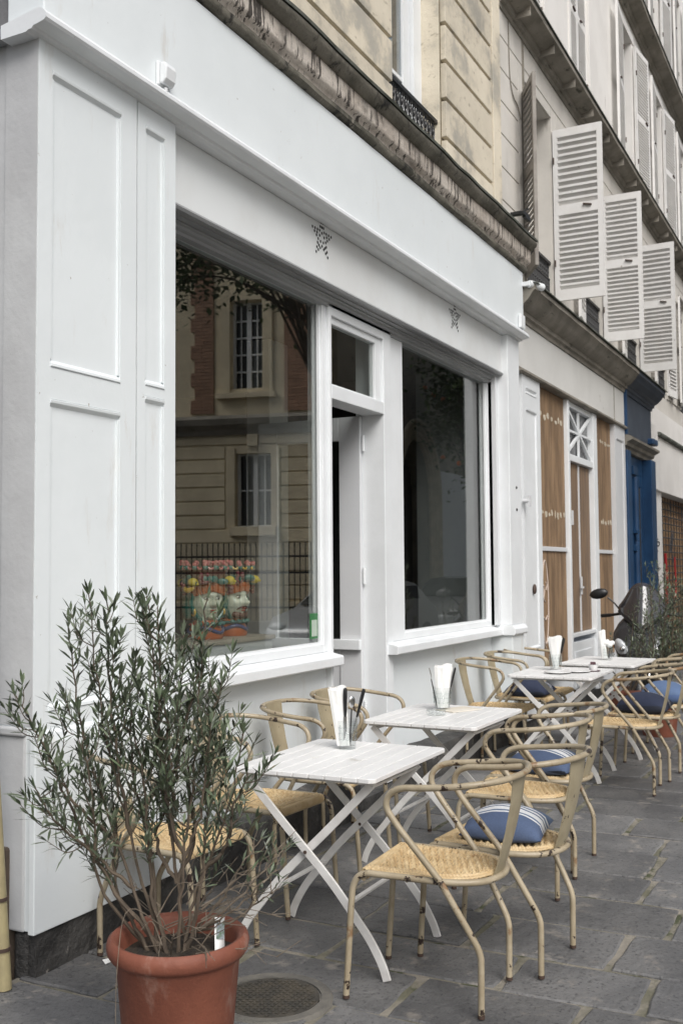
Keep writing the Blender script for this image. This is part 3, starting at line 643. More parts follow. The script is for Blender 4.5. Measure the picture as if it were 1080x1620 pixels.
# door bay
db = MB(); db.box(11.125, 11.20, SY+0.01, 3.2, 0.1, 3.362); db.box(12.28, 12.465, SY+0.01, 3.2, 0.1, 3.362); db.box(11.201, 12.279, SY+0.02, 3.15, 2.70, 2.775); db.box(11.201, 12.279, SY+0.03, 3.15, 3.30, 3.362)
dbo = db.build('shop_door_frame', M_white2, tb, bevel=0.005)
MB().box(11.201, 12.279, SY+0.04, 3.0, 0.12, 0.70).box(11.201, 12.279, SY+0.02, 3.0, 0.76, 0.80).box(11.35, 12.1, SY+0.03, SY+0.04, 0.2, 0.6).build('door_kick_panel', M_white2, dbo, bevel=0.005)
tr = MB(); X0, X1, Z0, Z1_ = 11.21, 12.27, 2.785, 3.295; yy = SY + 0.05; cx, cz = (X0+X1)/2, (Z0+Z1_)/2
for a, b in (((X0, yy, Z0), (X1, yy, Z1_)), ((X0, yy, Z1_), (X1, yy, Z0))): tr.bar(a, b, 0.03, 0.03, (0, 1, 0))
tr.bar((X0, yy-0.004, cz), (X1, yy-0.004, cz), 0.024, 0.024, (0, 1, 0)); tr.bar((cx, yy+0.004, Z0), (cx, yy+0.004, Z1_), 0.024, 0.024, (0, 1, 0))
tro = tr.build('fanlight', M_white2, dbo)
MB().box(X0, X1, yy + 0.03, yy + 0.035, Z0, Z1_).build('pane', mat('dusty_glass', (0.16, 0.165, 0.17), 0.25, var=(0.09, 0.09, 0.095), scale=3), dbo)
sd_ = MB(); sd_.box(11.21, 11.735, SY+0.07, SY+0.11, 0.805, 2.695); sd_.box(11.74, 12.27, SY+0.07, SY+0.11, 0.805, 2.695)
sdo = sd_.build('shop_door', mat('worn_door_wood', (0.235, 0.155, 0.095), 0.65, var=(0.15, 0.105, 0.072), scale=4, stretch=(4, 1, 0.5), bump=0.25, bscale=30, spots=((0.32, 0.27, 0.21), 5, 0.62, 0.12, (3, 1, 0.8))), tb, bevel=0.004)
MB().box(11.728, 11.752, SY+0.055, SY+0.069, 0.81, 2.69).build('door_cover_strip', M_greyw, sdo)
MB().box(11.71, 11.77, SY+0.045, SY+0.054, 1.22, 1.42).build('lock_plate', M_greyw, sdo)
MB().bar((11.74, SY+0.03, 1.3), (11.68, SY+0.03, 1.3), 0.02, 0.02).build('handle', M_greyw, sdo)
MB().box(11.43, 11.47, SY+0.055, SY+0.069, 2.0, 2.16).build('paper_scrap', M_greyw, sdo)
panel_board('shop_pilaster', 13.375, 13.98, 0.1, 3.362, [(13.47, 13.88, 0.7, 3.2)], SY - 0.005, 3.2, M_greyw, tb)
# --- blue entrance
MB().prof_x(cpf, 13.995, 15.92).build('portal_cornice', M_bslate, tb)
MB().box(14.03, 15.90, SY, 3.3, 3.33, 3.86).build('portal_fascia', M_bslate, tb, bevel=0.005)
MB().box(13.992, 14.028, 2.86, 3.3, 3.30, 3.95).build('portal_reveal', M_blue, tb, bevel=0.003)
MB().prof_x([(3.3, 3.10), (2.93, 3.10), (2.92, 3.14), (2.88, 3.16), (2.87, 3.20), (2.80, 3.235), (2.795, 3.265), (2.86, 3.30), (3.3, 3.325)], 14.0, 15.98).build('portal_moulding', M_mould, tb)
bp = MB(); bp.box(15.60, 15.92, 2.85, 3.4, 0.05, 3.099); bp.box(14.03, 14.25, 2.87, 3.4, 0.05, 3.099); bp.build('portal_pilaster', M_blue, tb, bevel=0.01)
MB().box(15.60, 15.95, 2.81, 3.1, 3.33, 3.42).build('portal_capital', M_blue, tb, bevel=0.02)
bdm = MB(); dy = 2.985
bdm.box(14.26, 15.59, dy, dy+0.08, 2.85, 3.09)
for a, b in ((14.26, 14.42), (14.80, 15.06), (15.44, 15.59)): bdm.box(a, b, dy, dy+0.07, 0.06, 2.849)
for a, b in ((14.421, 14.799), (15.061, 15.439)):
    bdm.box(a, b, dy, dy+0.06, 0.06, 1.08); bdm.box(a, b, dy, dy+0.06, 2.68, 2.849); bdm.box(a+0.06, b-0.06, dy-0.02, dy, 0.2, 0.95)
bdo = bdm.build('blue_door', M_blue, tb, bevel=0.006)
MB().box(14.421, 14.799, dy+0.03, dy+0.036, 1.081, 2.679).box(15.061, 15.439, dy+0.03, dy+0.036, 1.081, 2.679).build('pane', mat('dark_door_glass', (0.012, 0.012, 0.014), 0.15), bdo)
mo = MB(); mo.box(14.78, 15.08, dy-0.04, dy-0.001, 2.83, 2.95); mo.box(14.83, 15.03, dy-0.05, dy-0.041, 1.9, 1.98); mo.box(14.83, 15.03, dy-0.06, dy-0.001, 2.0, 2.06); mo.box(14.83, 15.03, dy-0.045, dy-0.001, 1.75, 1.84); mo.tube([(14.93, dy-0.02, 0.3), (14.93, dy-0.02, 2.8)], 0.05, 10)
mo.build('door_astragal', M_blue, bdo, bevel=0.006)
gr_ = MB()
for xx in [14.45 + 0.06*i for i in range(6)] + [15.09 + 0.06*i for i in range(6)]: gr_.tube([(xx, dy+0.01, 1.09), (xx, dy+0.01, 2.67)], 0.008, 5)
gr_.build('door_grille', M_iron, bdo)
# --- far shop: pale fascia over a roller grille
MB().box(15.93, 16.6, 2.93, 3.4, 2.72, 3.72).box(16.601, 26, 2.945, 3.4, 2.72, 3.58).build('shop_fascia', M_plast2, tb, bevel=0.006)
MB().prof_x([(3.0, 3.582), (2.9, 3.582), (2.885, 3.60), (2.885, 3.63), (3.0, 3.66)], 16.61, 26).build('fascia_ledge', M_cap, tb)
MB().box(15.93, 26, 2.99, 3.4, 3.661, 4.049).build('spandrel', M_plast2, tb)
pr = MB().box(15.935, 17.2, 3.0, 3.4, 0.05, 2.719).build('pier', M_plast2, tb, bevel=0.006)
gf = MB(); r3 = random.Random(5)
for k in range(12):
    z = 1.9 - k*0.085 + r3.uniform(-0.02, 0.02); x = 16.2 + r3.uniform(0, 0.3)
    gf.tube(catmull([(x + r3.uniform(0, 0.45), 2.997, z + r3.uniform(-0.06, 0.06)) for i in range(6)], 4), 0.010, 4)
gf.build('graffiti', M_iron, pr)
MB().box(17.2, 26, 3.16, 3.2, 0.05, 2.719).build('shutter_backing', mat('brown_metal', (0.26, 0.14, 0.07), 0.6, var=(0.38, 0.25, 0.14), scale=2, spots=((0.10, 0.10, 0.11), 1.6, 0.55, 0.05), spot2=((0.45, 0.40, 0.12), 3, 0.68, 0.03)), tb)
rg = MB()
z = 0.1
while z < 2.7: rg.tube([(17.2, 3.12, z), (26, 3.12, z)], 0.012, 5); z += 0.12
x = 17.35
while x < 26: rg.tube([(x, 3.12, 0.06), (x, 3.12, 2.7)], 0.007, 5); x += 0.28
rgo = rg.build('roller_grille', M_iron, tb)
MB().tube(catmull([(18.0, 3.10, 1.75), (18.06, 3.10, 1.3), (18.02, 3.10, 0.95), (18.08, 3.10, 0.7)], 6), 0.022, 6).build('red_graffiti', mat('red_spray', (0.36, 0.02, 0.025), 0.7), rgo)
MB().tube(catmull([(18.9, 3.10, 1.7), (18.95, 3.10, 1.3), (18.9, 3.10, 1.0)], 6), 0.014, 6).build('red_graffiti', mat('red_spray', (0.36, 0.02, 0.025), 0.7), rgo)
MB().box(9.23, 15.5, 2.93, 3.3, -0.1, 0.099).box(15.93, 26, 2.94, 3.3, -0.1, 0.049).build('shop_plinth', M_plinth, tb, bevel=0.01)

# ------------------------------------------------------------------ things fixed to the walls
al = thing('motion_detector', 'small white detector box on the white fascia above the left shutter box', 'alarm sensor', (3.72, 2.798, 3.76))
MB().box(-0.045, 0.045, -0.015, 0, -0.055, 0.055).build('back_plate', M_white2, al, bevel=0.004)
MB().prof_x([(-0.016, -0.05), (-0.016, 0.05), (-0.045, 0.045), (-0.055, 0.02), (-0.05, -0.03), (-0.035, -0.05)], -0.038, 0.038).build('sensor_cover', M_white2, al, bevel=0.006)
MB().tube([(0, -0.02, -0.06), (0, -0.02, -0.078)], 0.012, 10).build('lens', M_greyw, al)
sc_ = thing('security_camera', 'small white bullet camera on a bracket at the right end of the white fascia', 'security camera', (9.19, 2.80, 4.14))
MB().tube([(0, -0.06, 0), (0.17, -0.14, -0.005)], 0.035, 12).build('camera_body', M_white2, sc_, bevel=0.004)
MB().box(-0.02, 0.02, -0.07, 0, -0.02, 0.02).build('bracket', M_white2, sc_, bevel=0.003)
MB().tube([(0.171, -0.1405, -0.005), (0.178, -0.144, -0.005)], 0.025, 10).build('lens', M_iron, sc_)
dp = thing('drainpipe', 'slim yellowish drainpipe with ring joints at the left edge beside the brown corner block', 'drainpipe', (2.886, 2.868, 0))
MB().tube([(0, 0, 0.0), (-0.02, 0.03, 0.55), (-0.06, 0.09, 1.6), (-0.1, 0.15, 3.2)], 0.026, 12).build('pipe', mat('yellowed_pvc', (0.42, 0.36, 0.20), 0.5, var=(0.33, 0.28, 0.16), scale=6), dp)
for z, dx, dy_ in ((0.14, -0.005, 0.0075), (0.32, -0.0116, 0.0175)): MB().tube([(dx, dy_, z), (dx - 0.0005, dy_, z + 0.012)], 0.031, 12).build('joint_ring', M_rust, dp)

# ------------------------------------------------------------------ chairs
# local frame: front = +y, origin on the ground under the seat centre
def arm_side(s):   # armrest tube from seat level up, round the arm (one side)
    return [(0.212*s, -0.075, 0.45), (0.226*s, 0.01, 0.555), (0.234*s, 0.075, 0.635), (0.238*s, 0.108, 0.69), (0.242*s, 0.095, 0.735), (0.248*s, 0.05, 0.760), (0.256*s, -0.02, 0.768), (0.258*s, -0.11, 0.777), (0.238*s, -0.205, 0.788), (0.17*s, -0.285, 0.797), (0.08*s, -0.318, 0.80)]
def make_chair(label, loc, rz, group):
    t = thing('rattan_armchair', label, 'chair', loc, rz, group)
    A = arm_side(-1); B = arm_side(1)
    path = A + [(0, -0.326, 0.80)] + B[::-1]
    MB().tube(catmull(path, 5), 0.0117, 10).build('armrest', M_tube, t)
    for s in (-1, 1):
        P = [(0.212*s, -0.075, 0.45), (0.203*s, -0.118, 0.375), (0.190*s, -0.172, 0.28), (0.184*s, -0.196, 0.235), (0.1815*s, -0.206, 0.205), (0.181*s, -0.208, 0.17), (0.180*s, -0.206, 0.012)]
        l = MB().tube(catmull(P, 4), 0.0117, 10).build('leg', M_tube, t)
        MB().tube([(0.180*s, -0.206, 0.012), (0.180*s, -0.206, 0.0)], 0.0121, 10).build('foot_cap', M_foot, l)
        P = [(0.204*s, 0.282, 0.012), (0.205*s, 0.268, 0.20), (0.206*s, 0.256, 0.36), (0.206*s, 0.246, 0.405), (0.206*s, 0.226, 0.434), (0.205*s, 0.195, 0.445)]
        l = MB().tube(catmull(P, 4), 0.0117, 10).build('leg', M_tube, t)
        MB().tube([(0.204*s, 0.282, 0.012), (0.204*s, 0.282, 0.0)], 0.0121, 10).build('foot_cap', M_foot, l)
    fr = [(0.205, 0.195, 0.445), (0.202, 0.08, 0.444), (0.196, -0.06, 0.442), (0.172, -0.15, 0.441), (0.115, -0.215, 0.44), (0.0, -0.243, 0.44)]
    full = fr + [(-a, b, c) for a, b, c in fr[-2::-1]]
    f = MB().tube(catmull(full, 5), 0.0117, 10)
    f.tube([(-0.203, 0.212, 0.425), (0.203, 0.212, 0.425)], 0.010, 8)
    f.tube([(-0.20, 0.05, 0.434), (0.20, 0.05, 0.434)], 0.007, 8)
    f.tube([(-0.19, -0.09, 0.432), (0.19, -0.09, 0.432)], 0.007, 8)
    f.build('seat_frame', M_tube, t)
    # woven seat: outline trapezoid with a rounded rear, ribs of cane following the outline
    s_ = MB()
    def hw(y):   # half width at y
        if y > -0.06: return 0.190 - (0.195 - y) * 0.03
        q = (y + 0.06) / -0.168; return max(0.002, 0.182 * math.sqrt(max(0.0, 1 - q*q)))
    NY, NX = 110, 90; y0, y1 = -0.228, 0.212; g = []
    for j in range(NY + 1):
        yy = y0 + (y1 - y0) * j / NY; w_ = hw(yy)
        for i in range(NX + 1):
            u = -1 + 2*i/NX; xx = u * w_
            edge = min(1 - abs(u), (yy - y0) / 0.19 if yy < 0 else 1, (y1 - yy) / 0.17 + 0.02)
            d = (1 - abs(u)) * w_
            dish = -0.010 * (1 - u*u) * (1 - ((yy + 0.01) / 0.22)**2)
            ph = 1 if (i // 2) % 2 else -1
            weave = 0.0085 * math.sin(yy * 2*math.pi / 0.028 + (math.pi if (int((xx + 1) / 0.034) % 2) else 0) + 0.8*noise.noise(Vector((xx*30, yy*30, 0)))) + 0.0025 * math.sin(xx * 2*math.pi / 0.034)
            if d < 0.034 or y1 - yy < 0.034:   # plain wrapped border
                weave = 0.0022 * math.sin((yy if d < 0.034 else xx) * 2*math.pi / 0.012) + (0.0065 if (0.022 < d < 0.034 or (0.022 < y1 - yy < 0.034)) else 0)
            g.append((xx, yy, 0.455 + dish + weave))
    W_ = NX + 1
    s_.add(g, [(j*W_+i, j*W_+i+1, (j+1)*W_+i+1, (j+1)*W_+i) for j in range(NY) for i in range(NX)], True)
    se = s_.build('seat', M_ratt, t, recalc=True)
    so2 = se.modifiers.new('solid', 'SOLIDIFY'); so2.thickness = 0.010; so2.offset = -1
    ro = MB(); n_ = 46
    for i in range(n_):     # cane wrapped round the front rail, short coils
        xx = -0.188 + 0.376*i/(n_-1); ro.tube(catmull([(xx + 0.002, 0.212 + 0.0135*math.cos(a), 0.438 + 0.019*math.sin(a)) for a in [k*math.pi/3 for k in range(6)]], 1, True), 0.0036, 4, closed=True)
    ro.build('cane_wrapping', M_ratt, se)
    # flat sheet-metal back plate
    bp_ = MB(); prof_ = [(-0.234, 0.436, 0.062), (-0.256, 0.50, 0.065), (-0.284, 0.60, 0.071), (-0.306, 0.70, 0.079), (-0.318, 0.79, 0.087), (-0.320, 0.806, 0.087)]
    N = 6; vs = []
    for off in (0.0, 0.004):
        for (yy, z, w_) in prof_:
            for i in range(N + 1):
                u = -1 + 2*i/N; vs.append((u*w_, yy + off + 0.012*u*u, z))
    L = len(prof_); fs = []
    Q = lambda k, j, i: k*L*(N+1) + j*(N+1) + i
    for j in range(L-1):
        for i in range(N):
            fs.append((Q(0,j,i), Q(0,j,i+1), Q(0,j+1,i+1), Q(0,j+1,i))); fs.append((Q(1,j,i), Q(1,j+1,i), Q(1,j+1,i+1), Q(1,j,i+1)))
        fs.append((Q(0,j,0), Q(0,j+1,0), Q(1,j+1,0), Q(1,j,0))); fs.append((Q(0,j,N), Q(1,j,N), Q(1,j+1,N), Q(0,j+1,N)))
    for i in range(N): fs.append((Q(0,0,i), Q(1,0,i), Q(1,0,i+1), Q(0,0,i+1))); fs.append((Q(0,L-1,i), Q(0,L-1,i+1), Q(1,L-1,i+1), Q(1,L-1,i)))
    bp_.add(vs, fs, True); bp_.build('backrest', M_slat, t)
    return t
G1 = 'rattan armchairs on the street side of the tables'; G2 = 'rattan armchairs along the white wall'
outer = [((3.575, 1.44), 3, 'bare cream tubular armchair nearest the viewer, its whole woven seat showing'),
         ((4.025, 1.335), -4, 'cream tubular armchair with a white striped blue cushion, close beside the nearest bare armchair'),
         ((4.92, 1.545), 2, 'bare rattan armchair just beyond the one with the white striped cushion'),
         ((5.39, 1.575), -3, 'armchair with a half hidden blue cushion, farther street side chair at the second table'),
         ((7.32, 1.56), 4, 'bare rattan armchair on the street side of the third table, past the gap'),
         ((7.86, 1.53), -2, 'armchair carrying the dark navy cushion on the street side of the third table'),
         ((8.50, 1.50), 3, 'armchair with a pale blue cushion at the right edge by the far terracotta pot'),
         ((9.05, 1.52), -4, 'farthest street side armchair, only its rails showing at the right edge')]
inner = [((3.47, 2.56), 178, 'cream armchair against the wall half hidden behind the potted olive'),
         ((4.21, 2.58), 176, 'wall side armchair with woven seat at the nearest table, between the olive and the door'),
         ((4.88, 2.60), 183, 'wall side armchair under the left sill whose back plate shows above the nearest table'),
         ((5.46, 2.62), 179, 'wall side armchair in front of the open doorway beyond the nearest tumbler'),
         ((7.80, 2.62), 181, 'wall side armchair below the right window sill, nearest of that far cluster'),
         ((8.50, 2.63), 178, 'wall side armchair with a small blue cushion behind the third table'),
         ((9.02, 2.63), 182, 'farthest wall side armchair, in front of the white end post')]
chair0 = None
for lst, grp in ((outer, G1), (inner, G2)):
    for (x, y), a, lab in lst:
        if chair0 is None: chair0 = make_chair(lab, (x, y, 0.003), R(a), grp)
        else: dup(chair0, (x, y, 0.003), R(a), lab, grp)

# ------------------------------------------------------------------ cushions
def fabric(name, base, stripe, navy):
    M = bpy.data.materials.new(name); M.use_nodes = True; n = M.node_tree.nodes; L = M.node_tree.links; p = n['Principled BSDF']; p.inputs['Roughness'].default_value = 0.9
    tc = n.new('ShaderNodeTexCoord'); sx = n.new('ShaderNodeSeparateXYZ'); L.new(tc.outputs['Object'], sx.inputs[0])
    r = n.new('ShaderNodeValToRGB'); r.color_ramp.interpolation = 'CONSTANT'; e = r.color_ramp.elements
    mr = n.new('ShaderNodeMapRange'); mr.inputs['From Min'].default_value = -0.19; mr.inputs['From Max'].default_value = 0.19; L.new(sx.outputs['Y'], mr.inputs['Value']); L.new(mr.outputs[0], r.inputs[0])
    e[0].position = 0; e[0].color = (*navy, 1); e[1].position = 0.10; e[1].color = (*base, 1)
    for pos, c in stripe: k = e.new(pos); k.color = (*c, 1)
    wv = n.new('ShaderNodeTexNoise'); wv.inputs['Scale'].default_value = 160; L.new(tc.outputs['Object'], wv.inputs['Vector'])
    mx = n.new('ShaderNodeMix'); mx.data_type = 'RGBA'; mx.blend_type = 'MULTIPLY'; mx.inputs[0].default_value = 0.35; L.new(r.outputs[0], mx.inputs[6]); L.new(wv.outputs['Fac'], mx.inputs[7]); L.new(mx.outputs[2], p.inputs['Base Color'])
    b = n.new('ShaderNodeBump'); b.inputs['Strength'].default_value = 0.3; b.inputs['Distance'].default_value = 0.002; L.new(wv.outputs['Fac'], b.inputs['Height']); L.new(b.outputs[0], p.inputs['Normal'])
    return M
wc = (0.78, 0.79, 0.80); bl = (0.095, 0.135, 0.235); nv = (0.02, 0.025, 0.04); lb = (0.13, 0.185, 0.29)
M_cu1 = fabric('striped_fabric', bl, [(0.34, wc), (0.37, lb), (0.40, wc), (0.49, bl), (0.52, wc), (0.57, lb), (0.62, wc), (0.67, lb)], nv)
M_cu2 = fabric('navy_fabric', (0.028, 0.038, 0.075), [(0.60, wc), (0.625, (0.03, 0.04, 0.08)), (0.67, wc), (0.695, (0.03, 0.04, 0.08))], nv)
M_cu3 = fabric('pale_blue_fabric', (0.13, 0.20, 0.35), [(0.60, wc), (0.66, lb), (0.70, wc), (0.76, lb)], (0.10, 0.16, 0.32))
def cushion(x, y, z, rz, mt, label, W_=0.36, H=0.085, tilt=0.0):
    n_ = 22; v = []; f = []
    for side in (1, -1):
        for j in range(n_+1):
            for i in range(n_+1):
                u = -1 + 2*i/n_; q = -1 + 2*j/n_
                e = max(0, (1-u*u)) ** 0.42 * max(0, (1-q*q)) ** 0.42
                pin = 1 - 0.07*(1-q*q)*abs(u)**3 - 0.0
                pin2 = 1 - 0.07*(1-u*u)*abs(q)**3
                wr = 0.004*noise.noise(Vector((u*3+x, q*3+y, side)))*e
                zz = side*(H if side > 0 else H*0.45)*e*(0.86+0.14*math.cos(u*1.2)) + wr + tilt*q*0.05
                v.append((u*W_/2*pin2*0.5 + u*W_/2*pin*0.5, q*W_/2*0.92*pin2, zz + H*0.45))
    N = (n_+1)
    for k in (0, 1):
        o_ = k*N*N
        for j in range(n_):
            for i in range(n_): f.append((o_+j*N+i, o_+j*N+i+1, o_+(j+1)*N+i+1, o_+(j+1)*N+i))
    mb = MB().add(v, f, True)
    ring = [(u*W_/2*(1-0.035*(1-1)), 0, 0) for u in (0,)]
    o = mb.build('seat_cushion', mt, None, merge=True, loc=(x, y, z), rot=(R(3), 0, rz))
    return tag(o, label, 'cushion', 'blue cushions on the chairs')
SZ = 0.452
cushion(4.03, 1.33, SZ, R(-84), M_cu1, 'plump blue cushion with white stripes and a navy edge, nearest of the cushions', 0.32, 0.085)
cushion(5.39, 1.57, SZ, R(-93), M_cu1, 'blue striped cushion half hidden behind the second pair of chair backs', 0.35, 0.09)
cushion(7.86, 1.53, SZ, R(-90), M_cu2, 'dark navy cushion with thin white stripes on the far street side chair', 0.37, 0.105)
cushion(8.50, 1.50, SZ, R(-84), M_cu3, 'pale blue cushion at the right edge above the far terracotta pot', 0.37, 0.12)
cushion(8.48, 2.58, SZ, R(-92), M_cu2, 'blue cushion on the wall side chair behind the third table', 0.36, 0.10)

# ------------------------------------------------------------------ folding tables
TH = 0.74
def make_table(label, loc, rz):
    t = thing('folding_table', label, 'table', loc, rz, 'white folding tables outside the cafe')
    W2, L2 = 0.31, 0.38
    tp = MB(); n_ = 9; g = 0.0035; wd = (2*W2 - (n_-1)*g)/n_
    for i in range(n_):
        a = -W2 + i*(wd+g); c = 0.022 if i in (0, n_-1) else 0
        if c:
            s = -1 if i == 0 else 1; yo, yi = (a, a+wd) if i == 0 else (a+wd, a)
            poly = [(-L2, yi, 0), (-L2, yo - s*c, 0), (-L2+c*0.4, yo - s*c*0.4, 0), (-L2+c, yo, 0), (L2-c, yo, 0), (L2-c*0.4, yo-s*c*0.4, 0), (L2, yo-s*c, 0), (L2, yi, 0)]
            tp.prism(poly, (0, 0, TH-0.018), (0, 0, TH))
        else: tp.box(-L2, L2, a, a+wd, TH-0.018, TH)
    tp.build('tabletop', M_tab, t, bevel=0.0025)
    for x in (-L2+0.06, L2-0.09): MB().box(x-0.02, x+0.02, -W2+0.02, W2-0.02, TH-0.032, TH-0.0185).build('batten', M_tleg, t)
    for (xa, xb, dx) in ((-0.335, -0.312, 0.0), (0.175, 0.152, 0.0)):
        for s, x in ((1, xa), (-1, xb)):
            P = [(x, 0.27*s, TH-0.035), (x, -0.10*s, 0.36-0.02), (x, -0.22*s, 0.20), (x, -0.275*s, 0.13), (x, -0.318*s, 0.055), (x, -0.338*s, 0.0)]
            P = catmull([P[0], (x, 0.085*s, 0.52), P[1], P[2], P[3], P[4], P[5]], 5)
            mb = MB(); wv = 0.016; th = 0.0055; vs = []
            for k, p in enumerate(P):
                a = P[max(0, k-1)]; b = P[min(len(P)-1, k+1)]; d = (b-a).normalized(); nrm = Vector((0, d.z, -d.y))
                for sx, sn in ((-1,-1),(1,-1),(1,1),(-1,1)): vs.append(p + Vector((sx*th, 0, 0)) + nrm*(sn*wv))
            fs = [(4*k+j, 4*k+(j+1)%4, 4*k+4+(j+1)%4, 4*k+4+j) for k in range(len(P)-1) for j in range(4)] + [(0,1,2,3), tuple(4*(len(P)-1)+j for j in (3,2,1,0))]
            mb.add(vs, fs); mb.build('leg', M_tleg, t, bevel=0.002)
    for a, b in (((-0.312, 0.175, 0.255), (0.152, 0.175, 0.255)), ((-0.335, -0.175, 0.255), (0.175, -0.175, 0.255)), ((-0.335, 0.262, TH-0.045), (0.175, 0.262, TH-0.045)), ((-0.312, -0.262, TH-0.045), (0.152, -0.262, TH-0.045))):
        MB().bar(a, b, 0.020, 0.0115).build('stretcher', M_tleg, t, bevel=0.002)
    for x in (-0.345, 0.145): MB().tube([(x, 0, 0.432), (x + 0.045, 0, 0.432)], 0.007, 8).build('pivot_bolt', M_rust, t)
    return t
TBL = [((3.89, 1.985), 0.6, 'nearest white slatted folding table, beside the potted olive, with tumbler and cutlery'),
       ((5.245, 2.065), -0.5, 'second white slatted folding table, with the ashtray and the menu card on it'),
       ((7.735, 2.105), 0.8, 'white folding table with two flat plates and a small sugar pot, past the doorway'),
       ((8.80, 2.00), -3, 'farthest white folding table in front of the dark scooter')]
t0 = None
for (x, y), a, lab in TBL:
    if t0 is None: t0 = make_table(lab, (x, y, 0.002), R(a))
    else: dup(t0, (x, y, 0.002), R(a), lab)

# ------------------------------------------------------------------ table things
M_tumb = glass_mat('tumbler_glass', (0.95, 0.96, 0.96), 0.035, 0.6, 0.02)
M_paper = mat('paper_napkin', (0.80, 0.80, 0.78), 0.9, var=(0.76, 0.76, 0.74), scale=8, bump=0.2, bscale=60)
M_black = mat('black_handle', (0.012, 0.012, 0.013), 0.3)
M_steel = mat('steel', (0.55, 0.55, 0.55), 0.22, metal=1.0)
def tumbler(x, y, label, h=0.115, r=0.040):
    t = thing('glass_tumbler', label, 'glass', (x, y, TH + 0.003), 0, 'glass tumblers on the tables')
    mb = MB(); prof_ = [(0.001, 0.0), (r*0.78, 0.0), (r*0.82, 0.006), (r*0.86, h*0.3), (r*0.93, h*0.6), (r, h), (r-0.003, h), (r*0.85, h*0.5), (r*0.74, 0.014), (0.001, 0.012)]
    mb.lathe(prof_, 24); 
    for zz in (0.35, 0.55, 0.75):
        rr = r*(0.83+0.17*zz); mb.tube([(rr*math.cos(k*math.pi/12), rr*math.sin(k*math.pi/12), h*zz) for k in range(24)], 0.0022, 5, closed=True)
    for k in range(12):
        a = k*math.pi/6; mb.tube([(r*0.87*math.cos(a), r*0.87*math.sin(a), h*0.3), (r*0.98*math.cos(a+0.26), r*0.98*math.sin(a+0.26), h*0.85)], 0.0018, 5); mb.tube([(r*0.87*math.cos(a), r*0.87*math.sin(a), h*0.3), (r*0.98*math.cos(a-0.26), r*0.98*math.sin(a-0.26), h*0.85)], 0.0018, 5)
    mb.build('glass_body', M_tumb, t)
    return t
def napkin(x, y, z, h, w0, w1, lean, label, d=0.022, flare=False):
    """upright folded paper napkins: a soft slab wider at the top, with folded leaves"""
    mb = MB(); k = 0
    for off in (-1, 0, 1):
        vs = []; n_ = 8
        for j in range(n_+1):
            f = j/n_; ww = (w0 + (w1-w0)*f)/2; yy = off*d*(0.28 + (0.45*f if flare else 0.1)) + 0.003*math.sin(f*5+off)
            zz = f*h*(1 - 0.05*abs(off)) 
            for i in range(7):
                u = -1 + 2*i/6
                xx = u*ww*0.96 + lean*f + off*0.005*f*(3 if flare else 1)
                vs.append((xx, yy + d*0.22*(1-u*u) + 0.002*math.sin(u*6+f*4), zz + 0.006*math.sin(u*3+off)*f))
        b = len(vs); vs += [(a, q - d*0.55*(1-((i % 7)/3-1)**2), c) for i, (a, q, c) in enumerate(vs)]
        fs = []
        for j in range(n_):
            for i in range(6):
                p = j*7+i; fs.append((p, p+1, p+8, p+7)); fs.append((b+p, b+p+7, b+p+8, b+p+1))
        fs += [(n_*7+i, n_*7+i+1, b+n_*7+i+1, b+n_*7+i) for i in range(6)] + [(i, b+i, b+i+1, i+1) for i in range(6)]
        mb.add(vs, fs, False)
    o = mb.build('paper_napkins', M_paper, None, loc=(x, y, z), rot=(0, 0, R(-62)))
    return tag(o, label, 'napkins', 'folded napkins in the tumblers')
def cutlery(kind, x, y, z, dirv, label, L=0.20):
    t = thing(kind, label, kind, (x, y, z), 0, 'cutlery standing in the tumblers')
    d = Vector(dirv).normalized(); q = d.to_track_quat('Z', 'Y').to_matrix().to_4x4()
    def tf(p): return q @ Vector(p)
    if kind == 'knife':
        h = MB(); P = [tf((0, 0, L*0.5)), tf((0, 0, L*0.62)), tf((0, 0, L*0.85)), tf((0, 0, L*0.97)), tf((0, 0, L))]
        h.tube(P, [0.005, 0.0075, 0.0095, 0.0085, 0.004], 8, flat=0.6); h.build('handle', M_black, t)
        b = MB(); b.add([tf(p) for p in [(-0.007,-0.0008,0),(0.007,-0.0008,0.02),(0.007,-0.0008,L*0.5),(-0.007,-0.0008,L*0.5),(-0.007,0.0008,0),(0.007,0.0008,0.02),(0.007,0.0008,L*0.5),(-0.007,0.0008,L*0.5)]], [(0,1,2,3),(7,6,5,4),(0,4,5,1),(1,5,6,2),(2,6,7,3),(3,7,4,0)]); b.build('blade', M_steel, t)
    else:   # fork or spoon, head up
        h = MB(); P = [tf((0, 0, 0)), tf((0, 0, L*0.4)), tf((0, 0, L*0.72))]; h.tube(P, [0.005, 0.0035, 0.003], 6); h.build('handle', M_black, t)
        b = MB()
        if kind == 'fork':
            for k in (-1.5, -0.5, 0.5, 1.5): b.tube([tf((0, 0, L*0.72)), tf((k*0.005, 0.004, L*0.80)), tf((k*0.005, 0.002, L))], 0.0016, 5)
        else: b.ell(tf((0, 0, L*0.86)), (0.017, 0.005, 0.026), 10, 6, M=q.to_3x3())
        b.build('tines' if kind == 'fork' else 'bowl', M_steel, t)
    return t
ZB = TH + 0.018
